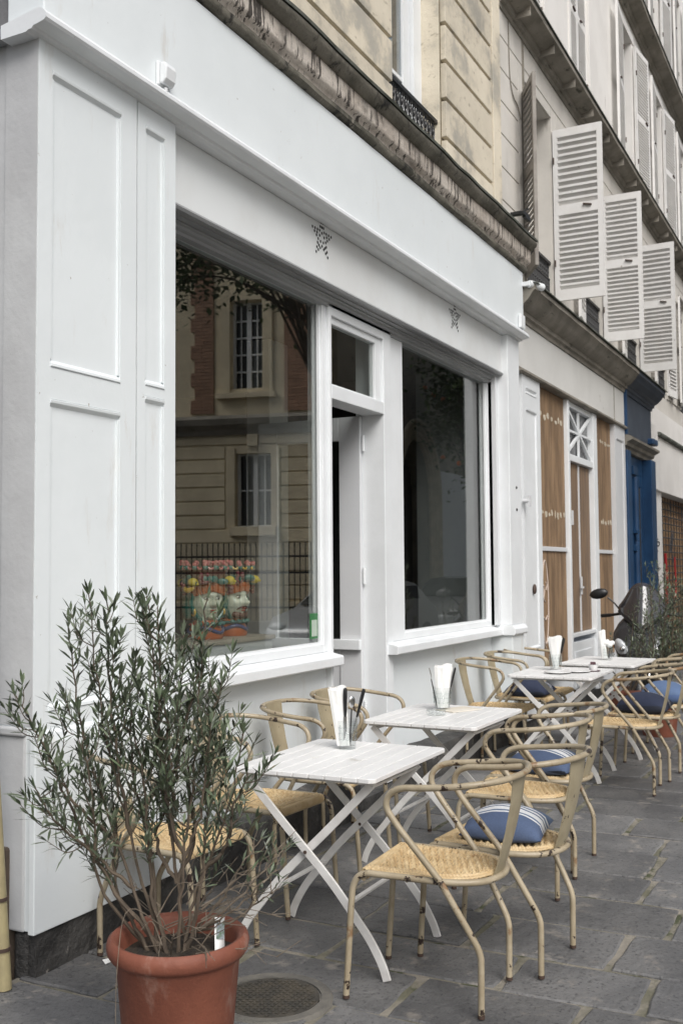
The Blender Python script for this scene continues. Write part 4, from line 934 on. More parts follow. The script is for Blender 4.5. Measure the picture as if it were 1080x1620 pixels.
# table one
g1 = (4.07, 2.06)
tumbler(*g1, 'glass tumbler holding napkins and black handled cutlery on the nearest table', 0.125, 0.046)
napkin(g1[0]-0.012, g1[1]+0.012, ZB, 0.255, 0.058, 0.078, -0.025, 'white napkins in the nearest tumbler, folded tall and leaning left')
cutlery('knife', g1[0]+0.008, g1[1]-0.008, ZB, (0.10, -0.26, 1), 'black handled knife leaning right, rightmost in the nearest tumbler', 0.25)
cutlery('knife', g1[0]+0.000, g1[1]-0.012, ZB, (0.17, -0.20, 1), 'black handled knife standing between the other two knives in the nearest tumbler', 0.25)
cutlery('knife', g1[0]-0.02, g1[1]-0.0, ZB, (-0.02, -0.02, 1), 'black handled knife close against the napkins in the nearest tumbler', 0.25)
cutlery('spoon', g1[0]-0.004, g1[1]-0.014, ZB, (-0.05, -0.09, 1), 'steel spoon bowl showing between napkins and knives in the nearest tumbler', 0.22)
# table two
g2 = (5.39, 2.14)
tumbler(*g2, 'faceted glass tumbler with a wide white napkin block on the second table', 0.125, 0.052)
napkin(g2[0], g2[1], ZB, 0.235, 0.062, 0.100, 0.01, 'wide white napkin block standing in the second tumbler', 0.032)
cutlery('knife', g2[0]+0.015, g2[1]-0.018, ZB, (0.05, -0.24, 1), 'black knife handle poking out right of the wide napkin block', 0.225)
cutlery('fork', g2[0]-0.022, g2[1]+0.020, ZB, (-0.05, 0.20, 1), 'dark fork poking out left of the wide napkin block', 0.22)
at = thing('ashtray', 'round clear glass ashtray on the second table left of the menu card', 'ashtray', (5.20, 2.10, TH + 0.003))
MB().lathe([(0.001, 0), (0.048, 0), (0.052, 0.004), (0.052, 0.024), (0.044, 0.026), (0.038, 0.008), (0.001, 0.007)], 28).build('bowl', M_tumb, at)
rn = MB(); rn.tube([(0.048*math.cos(k*math.pi/12), 0.048*math.sin(k*math.pi/12), 0.025) for k in range(24)], 0.003, 6, closed=True); rn.build('rim', M_tumb, at)
mc = MB(); mc.box(-0.105, 0.105, -0.075, 0.075, 0, 0.004); mcm = mat('menu_card', (0.66, 0.60, 0.50), 0.7, var=(0.74, 0.70, 0.62), scale=6)
tag(mc.build('menu_card', mcm, None, loc=(5.43, 2.06, TH + 0.0035), rot=(0, 0, R(-28))), 'flat cream card lying under the wide napkin tumbler on the second table', 'menu card')
# table three
g3 = (7.80, 2.17)
tumbler(*g3, 'glass tumbler with flaring paper napkins on the third table', 0.125, 0.050)
napkin(g3[0], g3[1], ZB, 0.245, 0.042, 0.105, 0.0, 'white napkins flaring open like a fan on the third table', 0.034, True)
cutlery('knife', g3[0]+0.015, g3[1]-0.016, ZB, (0.05, -0.22, 1), 'black knife handle beside the fan of napkins on the third table', 0.235)
cutlery('knife', g3[0]+0.02, g3[1]-0.012, ZB, (0.12, -0.16, 1), 'second black handle just behind the knife in the third tumbler', 0.24)
M_cer = mat('white_ceramic', (0.72, 0.72, 0.71), 0.25)
for x, y, lab in ((7.60, 2.10, 'flat pale plate on the third table left of the sugar pot'), (7.74, 1.99, 'flat pale plate on the third table in front of the flaring napkins')):
    o = MB().lathe([(0.001, 0), (0.05, 0), (0.095, 0.010), (0.10, 0.012), (0.098, 0.015), (0.05, 0.005), (0.001, 0.005)], 28).build('plate', M_cer, None, loc=(x, y, TH + 0.003)); tag(o, lab, 'plate', 'plates on the third table')
sp = thing('sugar_pot', 'small white sugar pot with dark sachets on a purple saucer, third table', 'sugar pot', (7.86, 1.90, TH + 0.003))
MB().lathe([(0.001, 0.006), (0.03, 0.006), (0.034, 0.05), (0.031, 0.05), (0.028, 0.01), (0.001, 0.01)], 18).build('pot', M_cer, sp)
MB().lathe([(0.001, 0), (0.045, 0), (0.055, 0.006), (0.001, 0.0059)], 18).build('saucer', mat('plum_glaze', (0.10, 0.04, 0.06), 0.3), sp)
m_sa = mat('sachet', (0.12, 0.06, 0.07), 0.5)
MB().box(-0.015, -0.008, -0.018, 0.018, 0.012, 0.07).build('sachet', m_sa, sp); MB().box(0.004, 0.010, -0.018, 0.016, 0.012, 0.066).build('sachet', m_sa, sp)
# table four
g4 = (8.86, 2.02)
tumbler(*g4, 'glass tumbler on the farthest table in front of the scooter', 0.12, 0.048)
napkin(g4[0]-0.01, g4[1]+0.022, ZB, 0.235, 0.045, 0.060, -0.02, 'white napkins leaning left in the farthest tumbler', 0.03)
tag(MB().ell((0,0,0.0), (0.035, 0.03, 0.03), 8, 6).ell((0.03,-0.02,0.01), (0.022, 0.02, 0.02), 8, 6).ell((-0.02,0.03,0.012), (0.02, 0.025, 0.02), 8, 6).ell((0.02,0.02,0.02), (0.02, 0.02, 0.02), 8, 6).build('crumpled_paper', M_paper, None, loc=(g4[0]+0.008, g4[1]-0.016, TH+0.135)), 'crumpled white paper filling the right half of the farthest tumbler', 'paper')
for dx, dy, lab in ((0.0, -0.012, 'steel fork at the front of the farthest tumbler'),): cutlery('fork', g4[0]+dx, g4[1]+dy, ZB, (0.02, -0.10, 1), lab, 0.17)

# ------------------------------------------------------------------ pots and olive shrubs
def leaf(mb, p, d, up, L, W_, bend):
    """one narrow leaf: 3 segments, folded along the midrib"""
    d = d.normalized(); s = d.cross(up)
    if s.length < 1e-3: s = d.cross(Vector((1, 0, 0)))
    s.normalize(); n = s.cross(d).normalized()
    vs = []
    for t, w_ in ((0, 0.10), (0.3, 0.85), (0.62, 1.0), (1.0, 0.06)):
        c = p + d * (L*t) - n * (bend*L*t*t)
        vs += [c - s*(w_*W_/2) + n*(0.12*w_*W_), c, c + s*(w_*W_/2) + n*(0.12*w_*W_)]
    fs = []
    for k in range(3): b = 3*k; fs += [(b, b+1, b+4, b+3), (b+1, b+2, b+5, b+4)]
    mb.add(vs, fs, True)
def grow(rnd, lf, st, pts, r0, leafy0, size, dens, shoots, shoot_len, bare=False):
    P = catmull(pts, 7); n = len(P); rs = [r0*(1 - 0.8*i/(n-1)) + 0.0008 for i in range(n)]
    for i in range(1, n-1): P[i] = P[i] + Vector((rnd.uniform(-1,1), rnd.uniform(-1,1), 0))*0.006
    st.tube(P, rs, 6)
    Lt = sum((P[i+1]-P[i]).length for i in range(n-1))
    def leaves(Q, frac0, step):
        m = len(Q); acc = 0; ang = rnd.uniform(0, 6.28)
        for i in range(int(frac0*(m-1)), m-1):
            seg = Q[i+1]-Q[i]; l = seg.length; d = seg.normalized(); q = 0
            while acc + l - q > step:
                q += step - acc; acc = 0
                p = Q[i] + d*min(q, l); ang += 1.57 + rnd.uniform(-0.3, 0.3)
                a = d.orthogonal().normalized(); b = d.cross(a)
                for s in (0, math.pi):
                    if rnd.random() < 0.06: continue
                    o = a*math.cos(ang+s) + b*math.sin(ang+s)
                    ld = (d*rnd.uniform(0.55, 1.15) + o*rnd.uniform(0.6, 1.0) + Vector((0, 0, rnd.uniform(-0.15, 0.25))))
                    k = rnd.uniform(0.65, 1.15)
                    leaf(lf, p, ld, Vector((rnd.uniform(-0.5,0.5), rnd.uniform(-0.5,0.5), 1)), size*k, size*0.155*rnd.uniform(0.8, 1.15), rnd.uniform(-0.06, 0.2))
            acc += l - q
        d = (Q[-1]-Q[-2]).normalized()
        for k in range(3): leaf(lf, Q[-1], d + Vector((rnd.uniform(-.4,.4), rnd.uniform(-.4,.4), rnd.uniform(-.1,.3))), Vector((0.3, 0.2, 1)), size*rnd.uniform(0.5, 0.9), size*0.15, 0.05)
    if not bare: leaves(P, max(leafy0, 0.3), dens)
    for k in range(shoots):
        f = leafy0 + (0.97-leafy0)*(k + rnd.random())/shoots; i = min(n-2, int(f*(n-1))); d = (P[i+1]-P[i]).normalized()
        az = rnd.uniform(0, 6.28); a = d.orthogonal().normalized(); b = d.cross(a); o = a*math.cos(az) + b*math.sin(az)
        L_ = shoot_len*rnd.uniform(0.5, 1.15)*(1.15-0.5*f)
        q0 = P[i]; q1 = q0 + (d*0.6 + o*0.7)*L_*0.45; q2 = q1 + (d*0.9 + o*0.35 + Vector((0,0,0.35)))*L_*0.5
        Q = catmull([q0, q1, q2], 6); st.tube(Q, [0.0022 - 0.0013*j/(len(Q)-1) for j in range(len(Q))], 5)
        if not bare or rnd.random() < 0.25: leaves(Q, 0.18, dens*0.92)
def pot(name, label, x, y, H, rt, rb):
    t = thing(name, label, 'flower pot', (x, y, 0.002))
    pf = [(0.001, 0.0), (rb, 0.0), (rb+0.004, 0.01), (rt-0.022, H-0.075), (rt-0.018, H-0.07), (rt-0.018, H-0.058), (rt-0.004, H-0.054), (rt+0.004, H-0.042), (rt+0.007, H-0.024), (rt+0.003, H-0.008), (rt-0.007, H), (rt-0.02, H-0.004), (rt-0.03, H-0.02), (rt-0.035, H-0.09), (0.001, H-0.09)]
    MB().lathe(pf, 56).build('pot_body', M_terra, t)
    so = MB(); n_ = 20; vs = [(0, 0, H-0.045)]
    rr = random.Random(3)
    for k in range(1, 7):
        for j in range(n_): a = 2*math.pi*j/n_; q = (rt-0.033)*k/6; vs.append((q*math.cos(a), q*math.sin(a), H-0.05 + rr.uniform(-0.006, 0.008) - 0.01*(k/6)**2))
    fs = [(0, 1+j, 1+(j+1)%n_) for j in range(n_)] + [(1+(k-1)*n_+j, 1+k*n_+j, 1+k*n_+(j+1)%n_, 1+(k-1)*n_+(j+1)%n_) for k in range(1, 6) for j in range(n_)]
    so.add(vs, fs, True); so.build('soil', M_soil, t)
    return t
PX, PY, PH = 2.575, 1.87, 0.445
pot('terracotta_pot', 'large terracotta pot with rolled rim holding the olive shrub in the foreground', PX, PY, PH, 0.203, 0.145)
er = Vector((0.455, -0.89, 0)); ed = Vector((0.89, 0.455, 0))
def loc3(r, d, z): return er*r + ed*d + Vector((0, 0, z))
ol = thing('olive_shrub', 'tall loose olive shrub with many thin stems growing in the foreground terracotta pot', 'olive shrub', (PX, PY, PH - 0.05))
rn_ = random.Random(12); lfm = MB()
stems = [ # tip r, d, z(above soil); bow outwards; shoots
 (-0.285, 0.05, 1.06, 0.35, 10), (-0.20, -0.08, 1.04, 0.25, 10), (-0.105, 0.04, 1.05, 0.1, 10), (-0.055, -0.05, 1.02, 0.0, 11), (-0.36, 0.10, 0.97, 0.5, 8),
 (0.00, 0.10, 0.93, 0.0, 10), (0.075, -0.02, 0.87, 0.1, 9), (-0.49, -0.02, 0.77, 0.25, 6), (-0.43, 0.08, 0.63, 0.3, 7), (-0.40, -0.10, 0.50, 0.4, 7),
 (0.10, 0.08, 0.72, 0.1, 9), (0.135, -0.06, 0.80, 0.15, 9), (0.19, 0.05, 0.63, 0.25, 6), (0.215, -0.10, 0.54, 0.35, 5), (-0.17, 0.16, 0.84, 0.3, 9), (-0.02, -0.14, 0.76, 0.05, 10),
 (-0.14, -0.02, 0.72, 0.2, 9), (0.03, 0.0, 0.64, 0.05, 9), (-0.27, -0.12, 0.72, 0.5, 8), (0.085, 0.02, 1.04, 0.12, 2), (-0.24, 0.14, 0.58, 0.6, 7), (-0.07, 0.08, 0.60, 0.1, 8)]
forks = []
for k, (r, d, z, bow, ns) in enumerate(stems):
    b = loc3(rn_.uniform(-0.06, 0.06) + r*0.16, rn_.uniform(-0.05, 0.05), -0.01)
    tip = loc3(r, d, z)
    if k % 2 and forks:
        b = min(forks, key=lambda q: (q - tip.lerp(Vector((0, 0, 0)), 0.65)).length)
    m1 = b.lerp(tip, 0.28) + er*(bow*r*0.28 + rn_.uniform(-0.05, 0.05)) + ed*rn_.uniform(-0.04, 0.04)
    m2 = b.lerp(tip, 0.64) + er*(bow*r*0.22 + rn_.uniform(-0.015, 0.015))
    if not k % 2: forks += [catmull([b, m1, m2, tip], 7)[5], catmull([b, m1, m2, tip], 7)[8]]
    sm = MB(); grow(rn_, lfm, sm, [b, m1, m2, tip], rn_.uniform(0.004, 0.0075), 0.42 if z > 0.7 else 0.36, 0.057, 0.0205, ns + 1, 0.185)
    sm.build('stem', M_bark, ol)
tw_ = MB(); dm = MB()
for k in range(30):   # dry lower twigs
    a = rn_.uniform(0, 6.28); b = loc3(0.07*math.cos(a), 0.07*math.sin(a), rn_.uniform(0, 0.12))
    right = rn_.random() < 0.5
    L_ = rn_.uniform(0.10, 0.26) * (1.25 if right else 1); dr = er*(abs(math.cos(a)) if right else math.cos(a)) + ed*math.sin(a)*0.6 + Vector((0, 0, rn_.uniform(0.1, 0.9)))
    dr.normalize(); mid = b + dr*L_*0.5 + Vector((rn_.uniform(-.02,.02), rn_.uniform(-.02,.02), rn_.uniform(-.01,.03))); end = b + dr*L_ + Vector((0, 0, rn_.uniform(-0.05, 0.02)))
    tw_.tube(catmull([b, mid, end], 4), [0.0022, 0.002, 0.0019, 0.0017, 0.0015, 0.0013, 0.0012, 0.001, 0.0008][:9], 5)
    for j in range(3):
        q = mid.lerp(end, rn_.random()); e = q + (dr + Vector((rn_.uniform(-1,1), rn_.uniform(-1,1), rn_.uniform(-0.6,0.8))))*rn_.uniform(0.02, 0.06); tw_.tube([q, e], [0.0014, 0.0008], 4)
for (r, d, z) in ((0.31, -0.06, 0.26), (0.30, 0.03, 0.17), (0.26, -0.12, 0.36), (0.33, 0.02, 0.30)):
    grow(rn_, lfm, tw_, [loc3(0.04, 0, 0.05), loc3(r*0.5, d*0.5, z*0.45), loc3(r*0.8, d, z*0.8), loc3(r, d, z)], 0.0035, 0.5, 0.045, 0.045, 4, 0.10)
for (r, d, z) in ((-0.10, -0.15, -0.33), ): tw_.tube(catmull([loc3(-0.02, -0.02, 0.06), loc3(-0.12, -0.12, 0.16), loc3(-0.145, -0.16, 0.03), loc3(-0.15, -0.17, -0.22)], 5), 0.0013, 4)
tw_.build('dry_twigs', M_twig, ol)
lfm.build('foliage', M_leaf, ol, recalc=False)
pt = loc3(0.125, -0.02, 0)
tg = MB(); tg.box(-0.016, 0.016, -0.0008, 0.0008, -0.10, 0.055).box(-0.013, 0.013, -0.0014, -0.0009, 0.005, 0.05)
plt = thing('plant_label', 'white plastic plant tag with a printed picture stuck into the foreground pot', 'plant tag', (PX + pt.x, PY + pt.y, PH - 0.01), 0)
tb1 = MB(); tb1.add([(x, 0.004*math.sin(z*30) , z) for z in [-0.06 + 0.012*i for i in range(11)] for x in (-0.017, 0.017)], [(2*i, 2*i+1, 2*i+3, 2*i+2) for i in range(10)], True)
o = tb1.build('tag_strip', mat('tag_plastic', (0.75, 0.76, 0.74), 0.35), plt, recalc=False, rot=(R(-14), R(12), R(-25))); sdm = o.modifiers.new('s', 'SOLIDIFY'); sdm.thickness = 0.0012
MB().box(-0.013, 0.013, -0.0035, -0.0025, 0.0, 0.045).build('tag_picture', mat('tag_print', (0.10, 0.16, 0.10), 0.4, var=(0.30, 0.33, 0.36), scale=90), plt, rot=(R(-14), R(12), R(-25)))
# far shrubs beside the scooter
pot('terracotta_pot', 'small reddish terracotta pot at the right edge beyond the far chairs', 9.75, 1.77, 0.36, 0.20, 0.14)
pot('terracotta_pot', 'terracotta pot tucked right in front of the dark scooter, mostly hidden by tables', 10.35, 2.17, 0.34, 0.19, 0.14)
def far_olive(x, y, z, seed, label, tips, ns=6):
    t = thing('olive_shrub', label, 'olive shrub', (x, y, z)); rr = random.Random(seed); lf = MB(); st = MB()
    for (r, d, h) in tips:
        b = loc3(rr.uniform(-.05,.05), rr.uniform(-.05,.05), 0); tip = loc3(r, d, h)
        grow(rr, lf, st, [b, b.lerp(tip, 0.35) + er*r*0.15, b.lerp(tip, 0.7) + er*r*0.12, tip], 0.007, 0.3, 0.055, 0.030, ns, 0.24)
    st.build('stems', M_bark, t); lf.build('foliage', M_leaf, t, recalc=False)
far_olive(9.75, 1.77, 0.30, 4, 'bushy olive shrub in the right edge pot, leaves against the roller grille', [(-0.05, 0, 1.15), (0.05, 0.1, 1.25), (0.16, -0.05, 1.1), (0.25, 0.05, 1.0), (0.12, 0.1, 0.8), (-0.12, -0.1, 0.8), (0.3, 0, 0.7), (0.02, -0.1, 0.6), (0.2, -0.1, 0.5), (-0.16, 0.05, 0.55), (0.1, 0, 1.0), (0.3, 0.1, 1.1), (0.22, 0.15, 0.9), (0.0, 0.15, 0.95), (0.34, -0.1, 0.85), (0.15, 0.2, 1.2), (0.28, 0.2, 0.6)], 9)
far_olive(10.35, 2.17, 0.28, 9, 'sparse olive shrub in front of the scooter fairing', [(-0.22, 0, 0.50), (0.10, 0.05, 0.85), (0.20, 0, 0.80), (0.28, 0.05, 0.6), (0.02, -0.08, 0.45), (0.15, -0.08, 0.55), (0.22, 0, 0.95)], 4)

# ------------------------------------------------------------------ scooter (local +x = forward)
M_scb = mat('scooter_grey', (0.022, 0.023, 0.026), 0.25, spec=0.6); M_scd = mat('scooter_black', (0.010, 0.010, 0.011), 0.4); M_chr = mat('chrome', (0.6, 0.6, 0.6), 0.12, metal=1.0)
M_tyre = mat('tyre', (0.018, 0.018, 0.018), 0.8); M_lens = mat('headlamp_lens', (0.50, 0.52, 0.54), 0.08, spec=0.9); M_scr = mat('tinted_windscreen', (0.04, 0.04, 0.045), 0.06, spec=0.9)
sco = thing('motor_scooter', 'dark grey motor scooter with tinted windscreen parked facing the cafe tables', 'scooter', (11.35, 2.17, 0.003), R(184))
def loft(secs, n=20, cap=True):
    """secs: (z, xc, half width, front depth, back depth)"""
    mb = MB(); vs = []
    for z, xc, w_, df, db in secs:
        for j in range(n):
            a = 2*math.pi*j/n; c = math.cos(a); s = math.sin(a)
            vs.append((xc + (df if c > 0 else db)*math.copysign(abs(c)**0.8, c), w_*math.copysign(abs(s)**0.8, s), z))
    fs = [(i*n+j, i*n+(j+1)%n, (i+1)*n+(j+1)%n, (i+1)*n+j) for i in range(len(secs)-1) for j in range(n)]
    mb.add(vs, fs, True)
    if cap: mb.add(vs[:n], [tuple(range(n))[::-1]]); mb.add(vs[-n:], [tuple(range(n))])
    return mb
loft([(0.42, 0.48, 0.07, 0.10, 0.06), (0.50, 0.50, 0.15, 0.15, 0.08), (0.62, 0.47, 0.24, 0.17, 0.10), (0.74, 0.42, 0.29, 0.16, 0.12), (0.84, 0.36, 0.29, 0.14, 0.12), (0.93, 0.29, 0.25, 0.12, 0.10), (1.0, 0.23, 0.19, 0.08, 0.08), (1.02, 0.22, 0.12, 0.04, 0.04)]).build('fairing', M_scb, sco)
loft([(0.30, 0.28, 0.18, 0.05, 0.04), (0.6, 0.25, 0.24, 0.05, 0.04), (0.85, 0.20, 0.25, 0.05, 0.04)]).build('leg_shield', M_scd, sco)
loft([(0.24, -0.05, 0.17, 0.36, 0.55), (0.32, -0.05, 0.18, 0.36, 0.60)]).build('footboard', M_scd, sco)
loft([(0.33, -0.45, 0.18, 0.25, 0.42), (0.5, -0.46, 0.20, 0.26, 0.48), (0.68, -0.48, 0.19, 0.26, 0.52), (0.74, -0.50, 0.15, 0.22, 0.48)]).build('body_shell', M_scb, sco)
loft([(0.741, -0.46, 0.15, 0.30, 0.42), (0.79, -0.46, 0.16, 0.31, 0.44), (0.83, -0.47, 0.13, 0.27, 0.40)]).build('saddle', M_scd, sco)
ws = MB(); n1, n2 = 16, 10; vs = []
for j in range(n2+1):
    for i in range(n1+1):
        u = -1 + 2*i/n1; v = j/n2
        zb = 0.86 + 0.20*abs(u); zt = 1.36 - 0.20*abs(u)**2.2; z = zb + (zt-zb)*v; hw_ = 0.25 + 0.015*math.sin(v*3)
        vs.append((0.50 - 0.40*(z-0.86) - 0.20*abs(u)**1.4, u*hw_*(1-0.16*v*v), z))
ws.add(vs, [(j*(n1+1)+i, j*(n1+1)+i+1, (j+1)*(n1+1)+i+1, (j+1)*(n1+1)+i) for j in range(n2) for i in range(n1)], True)
wo_ = ws.build('windscreen', M_scr, sco); sdm = wo_.modifiers.new('s', 'SOLIDIFY'); sdm.thickness = 0.005
rim = [vs[i] for i in range(n1+1)]; MB().tube([(x+0.006, y, z) for x, y, z in rim], 0.012, 6).build('windscreen_trim', M_scd, wo_)
MB().tube([(0.52, 0, 0.82), (0.545, 0, 0.82)], 0.024, 12).build('emblem', M_chr, sco)
for s in (-1, 1):
    q = Matrix.Rotation(s*R(-28), 3, 'X') @ Matrix.Rotation(s*R(35), 3, 'Z')
    h = MB().ell((0.565, s*0.175, 0.69), (0.045, 0.065, 0.115), 16, 10, M=q).build('headlight', M_lens, sco)
    MB().ell((0.605, s*0.165, 0.69), (0.02, 0.03, 0.03), 12, 8).build('reflector', M_chr, h)
    MB().tube(catmull([(0.16, s*0.05, 1.0), (0.15, s*0.2, 1.03), (0.08, s*0.36, 1.01)], 4), 0.015, 8).build('handlebar', M_scd, sco)
    g_ = MB().tube([(0.08, s*0.355, 1.01), (0.05, s*0.46, 1.0)], 0.019, 8).build('grip', M_scd, sco)
    mr_ = MB(); mr_.tube(catmull([(0.15, s*0.22, 1.03), (0.17, s*0.30, 1.14), (0.17, s*0.37, 1.20)], 5), 0.009, 6)
    mr_.ell((0.18, s*0.46, 1.24), (0.035, 0.10, 0.055), 14, 8, M=Matrix.Rotation(s*R(-12), 3, 'X')); mo_ = mr_.build('mirror', M_scd, sco)
    MB().ell((0.17, s*0.462, 1.241), (0.030, 0.088, 0.046), 14, 8, M=Matrix.Rotation(s*R(-12), 3, 'X')).build('mirror_glass', M_chr, mo_)
    MB().ell((0.47, s*0.27, 0.72), (0.02, 0.02, 0.03), 8, 6).build('indicator', mat('amber_lens', (0.6, 0.25, 0.03), 0.2), sco)
def wheel(x, r):
    o = MB().tube([(x + r*0.8*math.cos(k*math.pi/16), 0, r + 0.0 + r*0.8*math.sin(k*math.pi/16)) for k in range(32)], r*0.2, 10, closed=True).build('wheel', M_tyre, sco)
    rm = MB()
    for k in range(5): a = k*2*math.pi/5; rm.bar((x, 0, r), (x + r*0.68*math.cos(a), 0, r + r*0.68*math.sin(a)), 0.04, 0.03, (0, 1, 0))
    rm.tube([(x, -0.06, r), (x, 0.06, r)], 0.05, 12); rm.build('rim', M_chr, o)
wheel(0.66, 0.24); wheel(-0.66, 0.24)
MB().tube([(0.66 + 0.265*math.cos(R(a)), 0, 0.24 + 0.265*math.sin(R(a))) for a in range(10, 171, 16)], [0.05]*11, 8, flat=0.3).build('mudguard', M_scb, sco)
MB().tube([(0.64, 0.085, 0.24), (0.40, 0.07, 0.70)], 0.02, 8).tube([(0.64, -0.085, 0.24), (0.40, -0.07, 0.70)], 0.02, 8).build('fork', M_chr, sco)

# ------------------------------------------------------------------ window display: shelf and two glazed head vases
sf = thing('display_shelf', 'white box shelf with a thin stone top inside the left window', 'display shelf', (4.0, 3.25, 0.07))
MB().box(0, 1.455, 0.012, 0.55, 0, 1.035).build('shelf_box', M_interw, sf, bevel=0.004)
MB().box(-0.01, 1.47, 0, 0.56, 1.0352, 1.06).build('shelf_top', mat('travertine', (0.42, 0.37, 0.30), 0.5, var=(0.34, 0.30, 0.24), scale=9), sf, bevel=0.004)
mx = lambda n, c: mat(n, c, 0.16, spec=0.7)
K = dict(face=mx('glaze_cream', (0.60, 0.63, 0.52)), hair=mx('glaze_orange', (0.42, 0.095, 0.018)), teal=mx('glaze_teal', (0.018, 0.13, 0.11)), yellow=mx('glaze_yellow', (0.62, 0.48, 0.05)), pink=mx('glaze_pink', (0.50, 0.14, 0.13)), red=mx('glaze_red', (0.42, 0.04, 0.03)), wine=mx('glaze_wine', (0.16, 0.02, 0.03)), blue=mx('glaze_blue', (0.05, 0.06, 0.16)), brown=mx('glaze_brown', (0.10, 0.035, 0.025)), dark=mx('glaze_dark', (0.02, 0.015, 0.012)), gold=mx('glaze_gold', (0.60, 0.36, 0.03)), pale=mx('glaze_white', (0.66, 0.66, 0.62)))
def gauss(a, b, sa, z, zc, sz): return math.exp(-((a-b)/sa)**2 - ((z-zc)/sz)**2)
def head_vase(label, x, y, rz, man, seed):
    t = thing('head_vase', label, 'ceramic head', (x, y, 0.07 + 1.061), rz, 'glazed head vases in the left window'); rr = random.Random(seed)
    t.scale = (1.14, 1.14, 1.03)
    col_ = MB().lathe([(0.001, 0), (0.084, 0), (0.090, 0.012), (0.086, 0.045), (0.072, 0.085), (0.060, 0.105)], 28); co_ = col_.build('collar', K['hair'], t)
    MB().tube([(0.086*math.cos(k*math.pi/12), 0.086*math.sin(k*math.pi/12), 0.048 + 0.014*math.cos(k*math.pi/4)) for k in range(24)], 0.011, 8, closed=True).build('band', K['blue'], co_)
    MB().tube([(0.078*math.cos(k*math.pi/12), 0.078*math.sin(k*math.pi/12), 0.080) for k in range(24)], 0.009, 8, closed=True).build('band', K['red'] if not man else K['teal'], co_)
    fl = MB()
    for k in range(5):
        a = R(-90 + (k-2)*22); fl.ell((0.088*math.cos(a), 0.088*math.sin(a), 0.085), (0.016, 0.016, 0.013), 8, 6)
    fl.build('necklace_flower', K['teal'], co_)
    n, m_ = 64, 60; vs = []
    for i in range(m_+1):
        z = 0.085 + 0.235*i/m_; v = (z-0.205)/0.122; base = math.sqrt(max(0.02, 1 - min(1, v*v)*0.97))
        for j in range(n):
            a = 2*math.pi*j/n - math.pi      # 0 = front
            jaw = 1 - 0.16*max(0, (0.17-z)/0.09)*(abs(math.cos(a))*0.2 + abs(math.sin(a)))
            r = base*jaw
            f = 0.0
            f += 0.034*gauss(a, 0, 0.17, z, 0.190, 0.017) + 0.020*gauss(a, 0, 0.12, z, 0.215, 0.026) # nose
            f += 0.010*gauss(a, 0, 0.55, z, 0.248, 0.014)                                             # brow
            f -= 0.013*(gauss(a, 0.40, 0.22, z, 0.225, 0.014) + gauss(a, -0.40, 0.22, z, 0.225, 0.014))
            f += 0.007*(gauss(a, 0.55, 0.25, z, 0.188, 0.022) + gauss(a, -0.55, 0.25, z, 0.188, 0.022))
            f += 0.011*gauss(a, 0, 0.26, z, 0.160, 0.007) + 0.010*gauss(a, 0, 0.22, z, 0.147, 0.007)  # lips
            f -= 0.007*gauss(a, 0, 0.3, z, 0.1535, 0.003)
            f += 0.018*gauss(a, 0, 0.28, z, 0.118, 0.016)                                             # chin
            ff = 0.094*r + f; vs.append((0.084*r*math.sin(a) + f*0.9*math.sin(a), -(0.090*r + f)*math.cos(a), z))
    fb = MB().add(vs, [(i*n+j, i*n+(j+1)%n, (i+1)*n+(j+1)%n, (i+1)*n+j) for i in range(m_) for j in range(n)], True)
    fo_ = fb.build('face', K['face'], t)
    def surf(a, z, push=0.0):
        v = (z-0.205)/0.122; b = math.sqrt(max(0.02, 1-v*v*0.97)); return Vector(((0.084*b+push)*math.sin(a), -(0.090*b+push)*math.cos(a), z))
    for s in (-1, 1):
        e = MB().ell(surf(s*0.40, 0.224, -0.006), (0.014, 0.008, 0.0065), 12, 8, M=Matrix.Rotation(s*0.4, 3, 'Z')); eo = e.build('eye', K['pale'], fo_)
        MB().ell(surf(s*0.38, 0.224, 0.0005), (0.006, 0.004, 0.006), 10, 6).build('iris', K['dark'], fo_)
        MB().tube(catmull([surf(s*0.2, 0.247, 0.006), surf(s*0.42, 0.256, 0.003), surf(s*0.68, 0.246, 0.0)], 4), 0.0026, 6).tube(catmull([surf(s*0.24, 0.231, -0.002), surf(s*0.42, 0.236, 0.0), surf(s*0.58, 0.229, -0.001)], 4), 0.0018, 5).build('eyebrow', K['dark'], fo_)
    MB().ell(surf(0, 0.160, 0.008), (0.020, 0.008, 0.0045), 12, 6).ell(surf(0, 0.1475, 0.007), (0.017, 0.008, 0.0048), 12, 6).build('lips', K['red'], fo_)
    if man:
        bd = MB()
        for s in (-1, 1):
            bd.tube(catmull([surf(s*0.04, 0.170, 0.012), surf(s*0.3, 0.166, 0.010), surf(s*0.52, 0.152, 0.004)], 4), [0.005]*4 + [0.004]*4 + [0.002], 6)
        for k in range(9): a = (k-4)*0.16; bd.ell(surf(a, 0.116 + 0.012*abs(a), 0.010), (0.014, 0.014, 0.018), 8, 6)
        bd.build('beard', K['brown'], fo_)
    else:
        for s in (-1, 1):
            c = surf(s*1.25, 0.15, 0.010); MB().tube([c + Vector((0.0, 0.019*math.cos(k*math.pi/8), 0.019*math.sin(k*math.pi/8))) for k in range(16)], 0.0055, 7, closed=True).build('earring', K['gold'], t)
    # hair locks swept from the brow
    hr = MB()
    for k in range(13):
        a = (k-6)*0.21; p0 = surf(a*0.9, 0.262 - 0.02*abs(a), 0.006); p1 = surf(a*1.15, 0.30, 0.022); p2 = surf(a*1.3, 0.325, 0.036)
        hr.tube(catmull([p0, p1, p2], 4), [0.011, 0.016, 0.020, 0.022, 0.022, 0.021, 0.019, 0.016, 0.012], 8)
    hr.build('hair', K['hair'], t)
    vl = MB()
